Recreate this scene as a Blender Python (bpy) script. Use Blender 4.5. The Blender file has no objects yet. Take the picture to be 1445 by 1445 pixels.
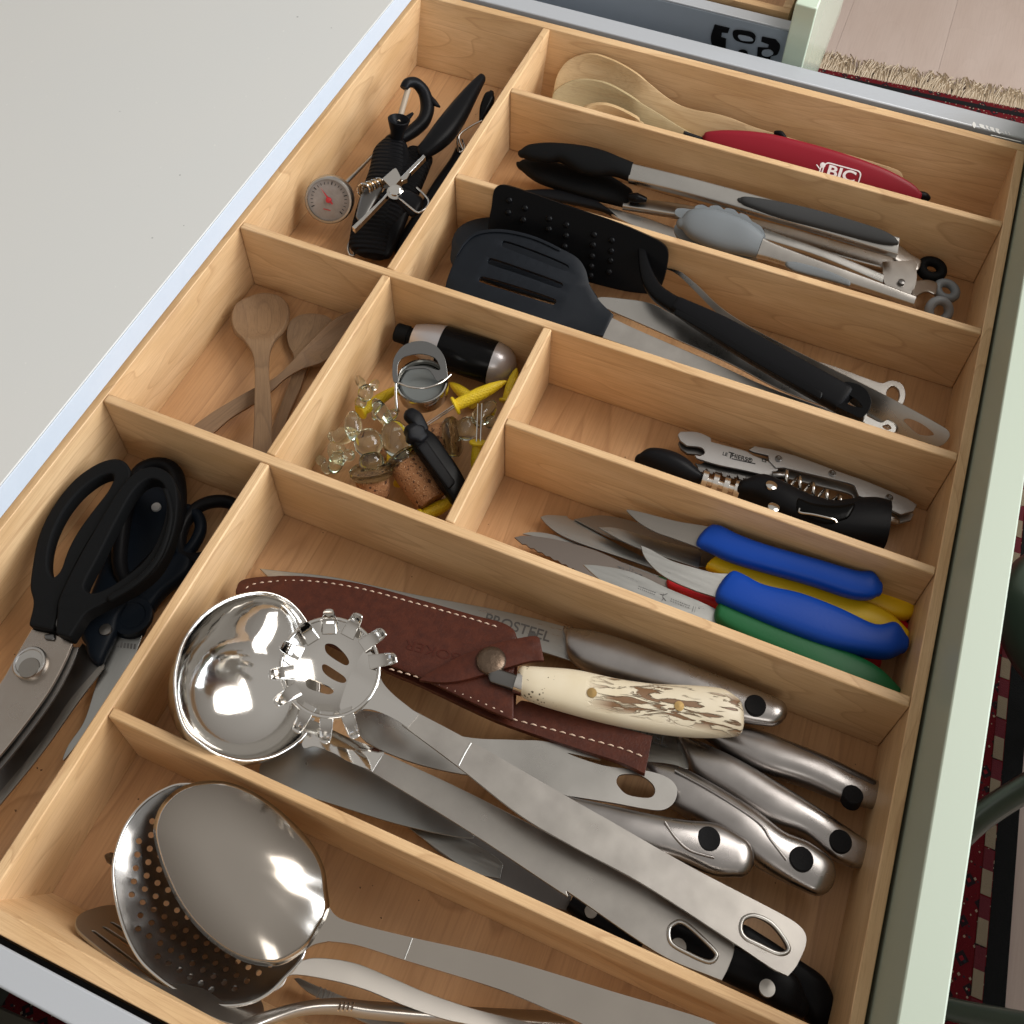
import bpy, math, random
from mathutils import Vector, Matrix, geometry, noise
random.seed(5)
R_=math.radians
sc=bpy.context.scene; COL=sc.collection
# ---------------------------------------------------------------- camera
F=1579.238; PX,PY=722.19,460.93
CM=Matrix(((0.9237,-0.3028,0.2346),(0.383,0.7179,-0.5813),(0.0076,0.6268,0.7791)))
CM=Matrix.Rotation(0.39308185,3,'Z')@Matrix.Rotation(-0.00760434,3,'Y')@Matrix.Rotation(0.67747929,3,'X')
CP=Vector((0.40881086,-0.29806352,0.60918171))
cd=bpy.data.cameras.new('camera'); cam=bpy.data.objects.new('camera',cd); COL.objects.link(cam)
cam.matrix_world=Matrix.Translation(CP)@CM.to_4x4()
cd.sensor_width=36; cd.lens=F/1445*36; cd.shift_x=(722.5-PX)/1445; cd.shift_y=(PY-722.5)/1445
cd.clip_start=.01; cd.clip_end=60
sc.camera=cam
# ---------------------------------------------------------------- light
w=bpy.data.worlds.new('World'); sc.world=w; w.use_nodes=True
nt=w.node_tree; nt.nodes.clear()
tc=nt.nodes.new('ShaderNodeTexCoord'); sep=nt.nodes.new('ShaderNodeSeparateXYZ'); cr=nt.nodes.new('ShaderNodeValToRGB')
mr=nt.nodes.new('ShaderNodeMapRange'); mr.inputs[1].default_value=-1; mr.inputs[2].default_value=1
bg=nt.nodes.new('ShaderNodeBackground'); wo=nt.nodes.new('ShaderNodeOutputWorld')
nt.links.new(tc.outputs['Generated'],sep.inputs[0]); nt.links.new(sep.outputs['Z'],mr.inputs[0]); nt.links.new(mr.outputs[0],cr.inputs[0])
e=cr.color_ramp.elements; e[0].position=.35; e[0].color=(.10,.085,.07,1); e[1].position=.95; e[1].color=(.62,.59,.55,1)
m_=e.new(.55); m_.color=(.30,.27,.24,1)
nt.links.new(cr.outputs[0],bg.inputs[0]); bg.inputs[1].default_value=.74; nt.links.new(bg.outputs[0],wo.inputs[0])
def area(name,loc,target,sx,sy,power,color):
    l=bpy.data.lights.new(name,'AREA'); l.shape='RECTANGLE'; l.size=sx; l.size_y=sy; l.energy=power; l.color=color
    o=bpy.data.objects.new(name,l); COL.objects.link(o); o.location=loc
    o.rotation_euler=(Vector(target)-Vector(loc)).to_track_quat('-Z','Y').to_euler(); return o
area('window_light',(2.5,.75,.95),(.2,.1,0),1.7,1.4,72,(.86,.93,1))
area('side_fill_light',(1.4,-2.3,1.5),(.2,.1,0),.9,1.0,9,(1,.96,.9))  # added fill lamp from the near side, no known window there
area('ceiling_light',(1.55,1.15,1.95),(.25,.1,0),1.4,1.2,36,(1,.95,.89))
sc.view_settings.view_transform='Standard'; sc.view_settings.look='None'; sc.view_settings.exposure=.12; sc.view_settings.gamma=1
# ---------------------------------------------------------------- helpers
def ray(u,v): return CM@Vector(((u-PX)/F,-(v-PY)/F,-1))
def U(u,v,z):
    d=ray(u,v); return CP+d*((z-CP.z)/d.z)
def UX(u,v,x):
    d=ray(u,v); return CP+d*((x-CP.x)/d.x)
def UY(u,v,y):
    d=ray(u,v); return CP+d*((y-CP.y)/d.y)
def Q(o,pts):
    ox,oy,s=o; r=[]
    for p in pts: r.append((ox+p[0]/s,oy+p[1]/s)+tuple(p[2:]))
    return r
def q(o,x,y): return (o[0]+x/o[2],o[1]+y/o[2])
ZA=(400,80,4.014);ZB=(700,0,1.94);ZC=(620,180,3.803);ZD=(900,250,2.89);ZE=(240,380,2.58);ZF=(430,430,4.661);ZG=(880,580,3.284)
ZH=(700,680,2.331);ZI=(0,620,2.778);ZJ=(200,780,3.44);ZK=(560,820,2.779);ZL=(380,980,2.779);ZM=(800,980,2.89);ZN=(80,1080,3.01)
ZO=(360,1060,2.89);ZP=(760,720,4.817);ZQ=(520,830,5.16);ZR=(300,790,2.408);ZS=(380,1300,2.779);ZT=(780,60,4.516);ZU=(1100,160,4.188)
FL=-.0653
class Pl:
    """a plane standing in the world: origin, x along the axis, y across, z its normal"""
    def __init__(s,A,B,roll=0):
        A=Vector(A);B=Vector(B); x=(B-A).normalized(); y=Vector((0,0,1)).cross(x).normalized(); z=x.cross(y)
        r=Matrix.Rotation(R_(roll),3,x); y=r@y; z=r@z
        s.A,s.x,s.y,s.z=A,x,y,z
        s.M=Matrix((( x.x,y.x,z.x,A.x),(x.y,y.y,z.y,A.y),(x.z,y.z,z.z,A.z),(0,0,0,1)))
        s.L=(B-A).length
    def loc(s,u,v,h=0):
        d=ray(u,v); O=s.A+s.z*h; t=(O-CP).dot(s.z)/d.dot(s.z); P=CP+d*t-s.A
        return Vector((P.dot(s.x),P.dot(s.y)))
def pl(a,b,roll=0): return Pl(U(*a),U(*b),roll)
def pl3(A,B,C):
    P=Pl(A,B); n=(B-A).cross(C-A).normalized()
    if n.dot(CP-A)<0: n=-n
    P.z=n; P.y=n.cross(P.x); x,y,z=P.x,P.y,P.z
    P.M=Matrix(((x.x,y.x,z.x,P.A.x),(x.y,y.y,z.y,P.A.y),(x.z,y.z,z.z,P.A.z),(0,0,0,1))); return P
def spl(pts,closed=True,sub=6):
    n=len(pts); out=[]; P=[Vector(p[:2]) for p in pts]; C=[len(p)>2 and p[2] for p in pts]
    rng=range(n) if closed else range(n-1)
    def tan(i,side,seg):
        if C[i]: return seg
        if closed: return (P[(i+1)%n]-P[i-1])*.5
        if i==0 or i==n-1: return seg
        return (P[i+1]-P[i-1])*.5
    for i in rng:
        j=(i+1)%n; seg=P[j]-P[i]
        if C[i] and C[j]: out.append(P[i].copy()); continue
        a=tan(i,0,seg); b=tan(j,1,seg); L=seg.length
        if a.length>1.3*L: a=a.normalized()*1.3*L
        if b.length>1.3*L: b=b.normalized()*1.3*L
        for k in range(sub):
            t=k/sub; t2=t*t;t3=t2*t
            out.append(P[i]*(2*t3-3*t2+1)+a*(t3-2*t2+t)+P[j]*(-2*t3+3*t2)+b*(t3-t2))
    if not closed: out.append(P[-1].copy())
    return out
def fin(me,name,mat,parent=None,M=None,smooth=True,bev=0,solid=0,ang=35):
    me.materials.append(mat)
    if smooth: me.shade_smooth()
    o=bpy.data.objects.new(name,me); COL.objects.link(o)
    if M is not None: o.matrix_world=M
    if parent is not None:
        o.parent=parent
    if solid:
        m=o.modifiers.new('s','SOLIDIFY'); m.thickness=solid; m.offset=-1; m.use_even_offset=False
    if bev:
        m=o.modifiers.new('b','BEVEL'); m.width=bev; m.segments=2; m.limit_method='ANGLE'; m.angle_limit=R_(40)
    if smooth:
        me.set_sharp_from_angle(angle=R_(ang))
    return o
def mesh(name,V,Fc,mat,parent=None,**k):
    me=bpy.data.meshes.new(name); me.from_pydata([tuple(v) for v in V],[],Fc); me.update(); return fin(me,name,mat,parent,**k)
def thing(name,label,cat,group=None):
    o=bpy.data.objects.new(name,None); COL.objects.link(o); o.empty_display_size=.01
    o['label']=label; o['category']=cat
    if group: o['group']=group
    return o
def tag(o,label,cat,group=None):
    o['label']=label;o['category']=cat
    if group:o['group']=group
    return o
def box(name,x0,x1,y0,y1,z0,z1,mat,parent=None,lean=None,bev=.0006):
    V=[Vector((x,y,z)) for z in (z0,z1) for y in (y0,y1) for x in (x0,x1)]
    if lean:
        for i in range(4): V[i]+=Vector(lean)
    Fc=[(0,2,3,1),(4,5,7,6),(0,1,5,4),(2,6,7,3),(0,4,6,2),(1,3,7,5)]
    return mesh(name,V,Fc,mat,parent,bev=bev)
def inside(p,poly):
    c=False;n=len(poly);j=n-1
    for i in range(n):
        a=poly[i];b=poly[j]
        if (a.y>p.y)!=(b.y>p.y) and p.x<(b.x-a.x)*(p.y-a.y)/(b.y-a.y)+a.x: c=not c
        j=i
    return c
def sheet(name,P,pts,mat,parent=None,holes=(),t=.0015,h=None,step=.006,sub=6,raw=False,rawholes=False,zo=0,bev=0,hh=0,ang=35):
    """flat or dished plate cut to an outline, standing on plane P; h(x,y) gives the dishing"""
    out=spl(pts,True,sub); out=out if raw else [P.loc(p.x,p.y,hh) for p in out]
    hs=[]
    for H in holes:
        o=spl(H,True,4); hs.append(o if rawholes else [P.loc(p.x,p.y,hh) for p in o])
    vs=[Vector(p) for p in out]; es=[(i,(i+1)%len(out)) for i in range(len(out))]
    for H in hs:
        b=len(vs); vs+=H; es+=[(b+i,b+(i+1)%len(H)) for i in range(len(H))]
    if h:
        xs=[p.x for p in out]; ys=[p.y for p in out]
        x=min(xs)+step*.53
        while x<max(xs):
            y=min(ys)+step*.47
            while y<max(ys):
                p=Vector((x+random.uniform(-.02,.02)*step,y+random.uniform(-.02,.02)*step))
                if inside(p,out) and not any(inside(p,H) for H in hs) and min((p-a).length for a in vs[:len(out)])>step*.35: vs.append(p)
                y+=step
            x+=step
    rv,re,rf,_,_,_=geometry.delaunay_2d_cdt(vs,es,[],0,1e-7)
    Fc=[]
    for f_ in rf:
        c=Vector((0,0))
        for i in f_: c+=rv[i]
        c/=len(f_)
        if inside(c,out) and not any(inside(c,H) for H in hs): Fc.append(tuple(f_))
    V=[(v.x,v.y,zo+(h(v.x,v.y) if h else 0)) for v in rv]
    me=bpy.data.meshes.new(name); me.from_pydata(V,[],Fc); me.update()
    # faces up
    if me.polygons and me.polygons[0].normal.z<0: me.flip_normals()
    o=fin(me,name,mat,None,M=P.M,solid=t,bev=bev,ang=ang,smooth=h is not None)
    if h is not None and not bev:
        es_=o.modifiers.new('e','EDGE_SPLIT'); es_.split_angle=R_(40)
    if parent is not None: o.parent=parent
    return o
def ringloft(rings,name,mat,parent,M=None,cap=True,ang=50,closed=False):
    n=len(rings[0]);V=[v for r in rings for v in r];Fc=[]
    for i in range(len(rings)-1):
        for k in range(n):
            a=i*n+k;b=i*n+(k+1)%n; Fc.append((a,b,b+n,a+n))
    if closed:
        i=len(rings)-1
        for k in range(n): Fc.append((i*n+k,i*n+(k+1)%n,(k+1)%n,k))
    elif cap:
        Fc.append(tuple(range(n-1,-1,-1))); Fc.append(tuple((len(rings)-1)*n+k for k in range(n)))
    return mesh(name,V,Fc,mat,parent,M=M,ang=ang)
def body(name,P,st,mat,parent=None,e=.8,n=20,sub=5,endr=.5,round0=True,round1=True,e2=None):
    """loft: stations ((ul,vl),(ur,vr),thickness,height of the middle above plane)"""
    C=[];W=[];T=[];H=[];D=[]
    for s in st:
        dz=s[3] if len(s)>3 else 0
        a=P.loc(s[0][0],s[0][1],dz); b=P.loc(s[1][0],s[1][1],dz)
        C.append((a+b)/2); D.append((b-a)); T.append(s[2]); H.append(dz)
    def cr(A,i,t):
        a0=A[max(i-1,0)];a1=A[i];a2=A[i+1];a3=A[min(i+2,len(A)-1)]
        m1=(a2-a0)*.5;m2=(a3-a1)*.5;t2=t*t;t3=t2*t
        return a1*(2*t3-3*t2+1)+m1*(t3-2*t2+t)+a2*(-2*t3+3*t2)+m2*(t3-t2)
    S=[]
    for i in range(len(st)-1):
        for k in range(sub): S.append(tuple(cr(A,i,k/sub) for A in (C,D,T,H)))
    S.append((C[-1],D[-1],T[-1],H[-1]))
    def rng(c,d,t,h,f=1,off=Vector((0,0))):
        r=[]
        for k in range(n):
            a=2*math.pi*k/n; ca=math.cos(a);sa=math.sin(a)
            x=math.copysign(abs(ca)**e,ca)*.5*f; z=math.copysign(abs(sa)**(e2 or e),sa)*.5*t*f
            p=c+off+d*x; r.append(Vector((p.x,p.y,h+z)))
        return r
    R=[]
    def cap(c,d,t,h,dirv):
        L=min(d.length,t*1.3)*endr; o=[]
        for a in (80,60,40,20): 
            o.append(rng(c,d,t,h,math.cos(R_(a)),dirv*L*math.sin(R_(a))))
        return o
    if round0:
        dv=(S[0][0]-S[1][0]).normalized(); R+=cap(*S[0],dv)
    R+=[rng(*s) for s in S]
    if round1:
        dv=(S[-1][0]-S[-2][0]).normalized(); R+=cap(*S[-1],dv)[::-1]
    # keep outward
    o=ringloft(R,name,mat,None,M=P.M)
    fixn(o); 
    if parent is not None:o.parent=parent
    return o
import bmesh
def fixn(o):
    bm=bmesh.new(); bm.from_mesh(o.data); bmesh.ops.recalc_face_normals(bm,faces=bm.faces); bm.to_mesh(o.data); bm.free()
def tube(name,pts,r,mat,parent=None,n=10,closed=False,sub=5,flat=1.0,up=Vector((0,0,1))):
    """round bar through world points; r a number or list; flat squashes along up"""
    P=[Vector(p) for p in pts]; Rr=r if isinstance(r,(list,tuple)) else [r]*len(P)
    N=len(P); S=[];RR=[]
    def g(A,i): return A[i%N] if closed else A[min(max(i,0),N-1)]
    for i in range(N if closed else N-1):
        a0,a1,a2,a3=g(P,i-1),g(P,i),g(P,i+1),g(P,i+2)
        for k in range(sub):
            t=k/sub;t2=t*t;t3=t2*t
            S.append(a1*(2*t3-3*t2+1)+(a2-a0)*.5*(t3-2*t2+t)+a2*(-2*t3+3*t2)+(a3-a1)*.5*(t3-t2))
            RR.append(g(Rr,i)*(1-t)+g(Rr,i+1)*t)
    if not closed: S.append(P[-1]);RR.append(Rr[-1])
    R=[]; m=len(S)
    for i in range(m):
        a=S[(i-1)%m] if closed or i>0 else S[i]; b=S[(i+1)%m] if closed or i<m-1 else S[i]
        d=(b-a).normalized(); s=d.cross(up)
        if s.length<1e-3: s=d.cross(Vector((1,0.3,0)))
        s.normalize(); w_=s.cross(d)
        R.append([S[i]+s*math.cos(2*math.pi*k/n)*RR[i]+w_*math.sin(2*math.pi*k/n)*RR[i]*flat for k in range(n)])
    o=ringloft(R,name,mat,None,closed=closed); fixn(o)
    if parent is not None:o.parent=parent
    return o
def lathe(name,A,B,prof,mat,parent=None,n=28,cap=True,ang=40):
    """prof [(t,r)] t metres along A->B"""
    A=Vector(A);B=Vector(B);d=(B-A).normalized(); s=d.orthogonal().normalized(); c=d.cross(s)
    R=[[A+d*t+(s*math.cos(2*math.pi*k/n)+c*math.sin(2*math.pi*k/n))*max(r,1e-5) for k in range(n)] for t,r in prof]
    o=ringloft(R,name,mat,None,cap=cap,ang=ang); fixn(o)
    if parent is not None:o.parent=parent
    return o
def text(s,P,o,ang,size,mat,parent,ext=.0001,h=.0003,name='lettering',sx=1,bold=0):
    cu=bpy.data.curves.new(name,'FONT'); cu.body=s; cu.size=size; cu.extrude=ext; cu.align_x='CENTER'; cu.align_y='CENTER'; cu.offset=bold
    ob=bpy.data.objects.new(name,cu); COL.objects.link(ob); bpy.context.view_layer.update()
    me=bpy.data.meshes.new_from_object(ob); bpy.data.objects.remove(ob)
    p=P.loc(o[0],o[1],h)
    x=fin(me,name,mat,None,M=P.M@Matrix.Translation((p.x,p.y,h))@Matrix.Rotation(R_(ang),4,'Z')@Matrix.Diagonal((sx,1,1,1)),smooth=False)
    x.parent=parent
    return x
# ---------------------------------------------------------------- materials
def mat(name,col,rough=.5,metal=0,bump=None,var=None,spec=None,scl=(1,1,1),nscale=60,trans=0,ior=1.5,coat=0,rv=0,emis=None):
    m=bpy.data.materials.new(name); m.use_nodes=True; n=m.node_tree.nodes; l=m.node_tree.links; b=n['Principled BSDF']
    b.inputs['Base Color'].default_value=(*col,1); b.inputs['Roughness'].default_value=rough; b.inputs['Metallic'].default_value=metal
    spec=spec if spec is not None else (.09 if max(col)<.06 else .5); b.inputs['Specular IOR Level'].default_value=spec; b.inputs['Transmission Weight'].default_value=trans; b.inputs['IOR'].default_value=ior
    b.inputs['Coat Weight'].default_value=coat; b.inputs['Coat Roughness'].default_value=.1
    if bump or var or rv:
        t=n.new('ShaderNodeTexCoord'); mp=n.new('ShaderNodeMapping'); mp.inputs['Scale'].default_value=scl; l.new(t.outputs['Object'],mp.inputs[0])
        no=n.new('ShaderNodeTexNoise'); no.inputs['Scale'].default_value=nscale; no.inputs['Detail'].default_value=5; l.new(mp.outputs[0],no.inputs[0])
        if bump:
            bp=n.new('ShaderNodeBump'); bp.inputs['Strength'].default_value=1; bp.inputs['Distance'].default_value=bump; l.new(no.outputs[0],bp.inputs['Height']); l.new(bp.outputs[0],b.inputs['Normal'])
        if var:
            n2=n.new('ShaderNodeTexNoise'); n2.inputs['Scale'].default_value=nscale*.25; n2.inputs['Detail'].default_value=6; n2.inputs['Roughness'].default_value=.65; l.new(mp.outputs[0],n2.inputs[0])
            r=n.new('ShaderNodeMapRange'); r.inputs[1].default_value=.3;r.inputs[2].default_value=.7;r.inputs[3].default_value=0;r.inputs[4].default_value=1; l.new(n2.outputs[0],r.inputs[0])
            mx=n.new('ShaderNodeMix'); mx.data_type='RGBA'; mx.inputs[6].default_value=(*col,1); mx.inputs[7].default_value=(*var,1); l.new(r.outputs[0],mx.inputs[0]); l.new(mx.outputs[2],b.inputs['Base Color'])
        if rv:
            n3=n.new('ShaderNodeTexNoise'); n3.inputs['Scale'].default_value=nscale*.4; n3.inputs['Detail'].default_value=4; l.new(mp.outputs[0],n3.inputs[0])
            r=n.new('ShaderNodeMapRange'); r.inputs[1].default_value=.3;r.inputs[2].default_value=.7;r.inputs[3].default_value=max(rough-rv,.02);r.inputs[4].default_value=rough+rv; l.new(n3.outputs[0],r.inputs[0]); l.new(r.outputs[0],b.inputs['Roughness'])
    return m
def wood(name,axis,c1,c2,c3,rough=.42,den=1.0,loc=False,fig=.5):
    """plain-sawn board grain running along axis"""
    m=bpy.data.materials.new(name); m.use_nodes=True; n=m.node_tree.nodes; l=m.node_tree.links; b=n['Principled BSDF']
    t=n.new('ShaderNodeTexCoord'); oi=n.new('ShaderNodeObjectInfo'); add=n.new('ShaderNodeVectorMath'); add.operation='MULTIPLY_ADD'
    cmb=n.new('ShaderNodeCombineXYZ')
    for i in range(3): l.new(oi.outputs['Random'],cmb.inputs[i])
    add.inputs[1].default_value=(3.1,5.3,2.7); l.new(cmb.outputs[0],add.inputs[0]); l.new(t.outputs['Object'],add.inputs[2])
    def mapped(s_along,s_across):
        mp=n.new('ShaderNodeMapping'); s=[s_across]*3; s['xyz'.index(axis)]=s_along; mp.inputs['Scale'].default_value=s; l.new(add.outputs[0],mp.inputs[0]); return mp
    # slow warp field whose level lines are the growth rings
    a=mapped(2.2*den,14*den); n1=n.new('ShaderNodeTexNoise'); n1.inputs['Scale'].default_value=1; n1.inputs['Detail'].default_value=2; n1.inputs['Distortion'].default_value=.4; l.new(a.outputs[0],n1.inputs[0])
    mu=n.new('ShaderNodeMath'); mu.operation='MULTIPLY'; mu.inputs[1].default_value=13; l.new(n1.outputs[0],mu.inputs[0])
    fr=n.new('ShaderNodeMath'); fr.operation='FRACT'; l.new(mu.outputs[0],fr.inputs[0])
    ring=n.new('ShaderNodeValToRGB'); ce=ring.color_ramp.elements; ce[0].position=0; ce[0].color=(0,0,0,1); ce[1].position=1; ce[1].color=(0,0,0,1)
    x=ce.new(.86); x.color=(.35,.35,.35,1); x=ce.new(.95); x.color=(1,1,1,1); l.new(fr.outputs[0],ring.inputs[0])
    f=mapped(30*den,900*den); n2=n.new('ShaderNodeTexNoise'); n2.inputs['Scale'].default_value=1; n2.inputs['Detail'].default_value=4; n2.inputs['Roughness'].default_value=.7; l.new(f.outputs[0],n2.inputs[0])
    c=mapped(9*den,30*den); n3=n.new('ShaderNodeTexNoise'); n3.inputs['Scale'].default_value=1; n3.inputs['Detail'].default_value=3; l.new(c.outputs[0],n3.inputs[0])
    r3=n.new('ShaderNodeMapRange'); r3.inputs[1].default_value=.3;r3.inputs[2].default_value=.7; l.new(n3.outputs[0],r3.inputs[0])
    m1=n.new('ShaderNodeMix'); m1.data_type='RGBA'; m1.inputs[6].default_value=(*c1,1); m1.inputs[7].default_value=(*c2,1); l.new(r3.outputs[0],m1.inputs[0])
    r2=n.new('ShaderNodeMapRange'); r2.inputs[1].default_value=.45;r2.inputs[2].default_value=.8;r2.inputs[4].default_value=.55; l.new(n2.outputs[0],r2.inputs[0])
    m2=n.new('ShaderNodeMix'); m2.data_type='RGBA'; m2.inputs[7].default_value=(*c3,1); l.new(m1.outputs[2],m2.inputs[6]); l.new(r2.outputs[0],m2.inputs[0])
    k=n.new('ShaderNodeMath'); k.operation='MULTIPLY'; k.inputs[1].default_value=fig; l.new(ring.outputs[0],k.inputs[0])
    m3=n.new('ShaderNodeMix'); m3.data_type='RGBA'; m3.inputs[7].default_value=(*c3,1); l.new(m2.outputs[2],m3.inputs[6]); l.new(k.outputs[0],m3.inputs[0])
    l.new(m3.outputs[2],b.inputs['Base Color']); b.inputs['Roughness'].default_value=rough; b.inputs['Specular IOR Level'].default_value=.4
    bp=n.new('ShaderNodeBump'); bp.inputs['Distance'].default_value=.00012; l.new(n2.outputs[0],bp.inputs['Height']); l.new(bp.outputs[0],b.inputs['Normal'])
    return m
MC=((.74,.51,.285),(.615,.39,.19),(.37,.19,.085))
WX=wood('maple_long_grain','x',*MC,fig=.42,den=1.35); WY=wood('maple_cross_grain','y',*MC,fig=.4,den=1.35); WB=wood('maple_base_ply','y',(.60,.36,.185),(.46,.255,.115),(.30,.15,.065),den=.7,fig=.5)
STL=mat('brushed_steel',(.50,.485,.46),.30,1,nscale=60,rv=.07,var=(.43,.415,.39))
STS=mat('satin_steel',(.48,.455,.42),.31,1,nscale=160,rv=.045,var=(.41,.385,.36))
CHR=mat('polished_steel',(.66,.64,.61),.09,1,nscale=40,rv=.04)
DST=mat('dark_steel',(.16,.155,.15),.35,1,nscale=60,rv=.1)
BLK=mat('black_plastic',(.007,.007,.008),.38,0,bump=.00004,nscale=500)
BGL=mat('glossy_black_plastic',(.005,.005,.0055),.24,0,bump=.00002,nscale=200)
RUB=mat('matte_black_rubber',(.005,.0052,.0055),.62,0,bump=.0001,nscale=900)
NAV=mat('navy_grey_silicone',(.0055,.0072,.0105),.42,0,bump=.00003,nscale=300,var=(.0075,.0098,.0135),spec=.2)
GSI=mat('grey_silicone',(.15,.165,.175),.55,0,bump=.00003,nscale=400)
GRY=mat('painted_grey_metal',(.50,.52,.55),.38,.3,bump=.00002,nscale=800)
DGY=mat('dark_grey_metal',(.14,.145,.15),.45,.2)
SID=mat('blue_grey_metal_side',(.34,.39,.45),.45,.2)
GRN=mat('mint_green_paint',(.39,.44,.355),.45,0,bump=.00002,nscale=500)
GRD=mat('green_lacquer_side',(.54,.63,.50),.25,0,coat=.5)
CTR=mat('grey_countertop',(.56,.565,.55),.45,0,var=(.59,.58,.55),nscale=6)
CTE=mat('countertop_edge',(.56,.62,.70),.55,0,bump=.00005,nscale=300,var=(.58,.64,.72))
# ---------------------------------------------------------------- countertop, floor, rug
def specks(m,cols):
    n=m.node_tree.nodes; l=m.node_tree.links; b=n['Principled BSDF']; src=b.inputs['Base Color'].links[0].from_socket
    t=n.new('ShaderNodeTexCoord')
    for sc_,th,c in cols:
        v=n.new('ShaderNodeTexVoronoi'); v.inputs['Scale'].default_value=sc_; l.new(t.outputs['Object'],v.inputs[0])
        cs=n.new('ShaderNodeSeparateColor'); l.new(v.outputs['Color'],cs.inputs[0])
        k=n.new('ShaderNodeMath'); k.operation='MULTIPLY'; k.inputs[1].default_value=th; l.new(cs.outputs[0],k.inputs[0])
        p=n.new('ShaderNodeMath'); p.operation='POWER'; p.inputs[1].default_value=3; l.new(k.outputs[0],p.inputs[0])
        lt=n.new('ShaderNodeMath'); lt.operation='LESS_THAN'; l.new(v.outputs['Distance'],lt.inputs[0]); l.new(p.outputs[0],lt.inputs[1])
        mx=n.new('ShaderNodeMix'); mx.data_type='RGBA'; mx.inputs[7].default_value=(*c,1); l.new(src,mx.inputs[6]); l.new(lt.outputs[0],mx.inputs[0]); src=mx.outputs[2]
    l.new(src,b.inputs['Base Color'])
specks(CTR,[(60,.42,(.32,.32,.31)),(130,.46,(.66,.65,.62))])
specks(CTE,[(150,.45,(.50,.51,.53))])
ct=box('countertop',-1.6,-.0032,-1.2,2.2,.0045,.0245,CTR,bev=.0008); ct['kind']='structure'
lip=box('countertop_edge',-.0032,-.0022,-1.2,2.2,.0045,.0240,CTE,ct,bev=.0003)
cab=thing('base_cabinet','shadowed cabinet carcass under the grey countertop behind the open drawer','cabinet')
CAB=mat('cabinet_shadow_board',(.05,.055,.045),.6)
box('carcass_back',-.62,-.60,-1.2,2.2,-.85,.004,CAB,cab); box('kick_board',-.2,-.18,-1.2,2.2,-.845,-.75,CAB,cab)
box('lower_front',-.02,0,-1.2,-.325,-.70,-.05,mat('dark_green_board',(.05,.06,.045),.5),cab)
FLW=wood('pale_floor_wood','y',(.52,.41,.35),(.47,.36,.30),(.40,.30,.25),den=.4,fig=.15,rough=.5)
fl=box('floor',-2,4,-2,5,-.88,-.8545,mat('floor_underlay',(.55,.45,.38),.8),bev=0); fl['kind']='structure'
X=-1.58
while X<3.5:
    for (ya,yb) in ((-1.9,.62),(.6235,3.0),(3.0035,4.9)):
        box('floor_plank',X+.00015,X+.20985,ya,yb,-.858,-.850,FLW,fl,bev=.0003)
    X+=.21
rug=thing('patterned_rug','red woven rug with black and cream pattern and a beige fringe on the pale floor','rug')
def rugmat():
    m=mat('red_rug_pile',(.11,.008,.011),.95,0,bump=.0015,nscale=500,spec=.1)
    n=m.node_tree.nodes; l=m.node_tree.links; b=n['Principled BSDF']; t=n.new('ShaderNodeTexCoord'); src=None
    def vor(s,rot,feat='F1'):
        mp=n.new('ShaderNodeMapping'); mp.inputs['Scale'].default_value=s; mp.inputs['Rotation'].default_value=(0,0,rot); l.new(t.outputs['Object'],mp.inputs[0])
        v=n.new('ShaderNodeTexVoronoi'); v.inputs['Scale'].default_value=1; v.inputs['Randomness'].default_value=.55; v.distance='MANHATTAN'; l.new(mp.outputs[0],v.inputs[0]); return v
    cur=b.inputs['Base Color']; prev=None
    base=n.new('ShaderNodeRGB'); base.outputs[0].default_value=(.11,.008,.011,1); src=base.outputs[0]
    for s,lo,hi,c in (((48,44,1),.0,.42,(.020,.012,.014)),((48,44,1),.0,.16,(.20,.014,.02)),((110,95,1),.0,.22,(.30,.24,.17)),((60,75,1),0,.16,(.02,.024,.03))):
        v=vor(s,.02); g=n.new('ShaderNodeMath'); g.operation='LESS_THAN'; g.inputs[1].default_value=hi; l.new(v.outputs['Distance'],g.inputs[0])
        mx=n.new('ShaderNodeMix'); mx.data_type='RGBA'; mx.inputs[7].default_value=(*c,1); l.new(src,mx.inputs[6]); l.new(g.outputs[0],mx.inputs[0]); src=mx.outputs[2]
    l.new(src,cur); return m
def yr(x,y): return Vector((x,y+(x-.285)*.077,0))
def rb(name,x0,x1,y0,y1,z0,z1,m):
    V=[Vector((x,(yr(x,y).y if y>1 else y),z)) for z in (z0,z1) for y in (y0,y1) for x in (x0,x1)]
    V=[v+Vector((-(v.y-.15)*.045 if v.x>.75 else 0,0,0)) for v in V]
    return mesh(name,V,[(0,2,3,1),(4,5,7,6),(0,1,5,4),(2,6,7,3),(0,4,6,2),(1,3,7,5)],m,rug,smooth=False)
RM=rugmat(); rb('pile',-.3,.8295,-1.6,1.655,-.850,-.842,RM)
CRM=mat('cream_wool',(.24,.185,.12),.95,bump=.001,nscale=600); BKW=mat('black_wool',(.012,.012,.012),.95,bump=.001,nscale=600); RDW=mat('dark_red_wool',(.10,.006,.012),.95,bump=.001,nscale=600)
rb('dark_border',.830,.854,-1.6,1.655,-.850,-.8425,BKW)
rb('end_band',-.3,.80,1.628,1.640,-.8419,-.8412,BKW)
y=-.3; i=0
while y<1.6:
    rb('border_block',.8165,.8285,y,y+.029,-.8424,-.8412,CRM) if i%2==0 else rb('border_block',.8165,.8285,y+.001,y+.026,-.8424,-.8414,RDW)
    y+=.028; i+=1
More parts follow.
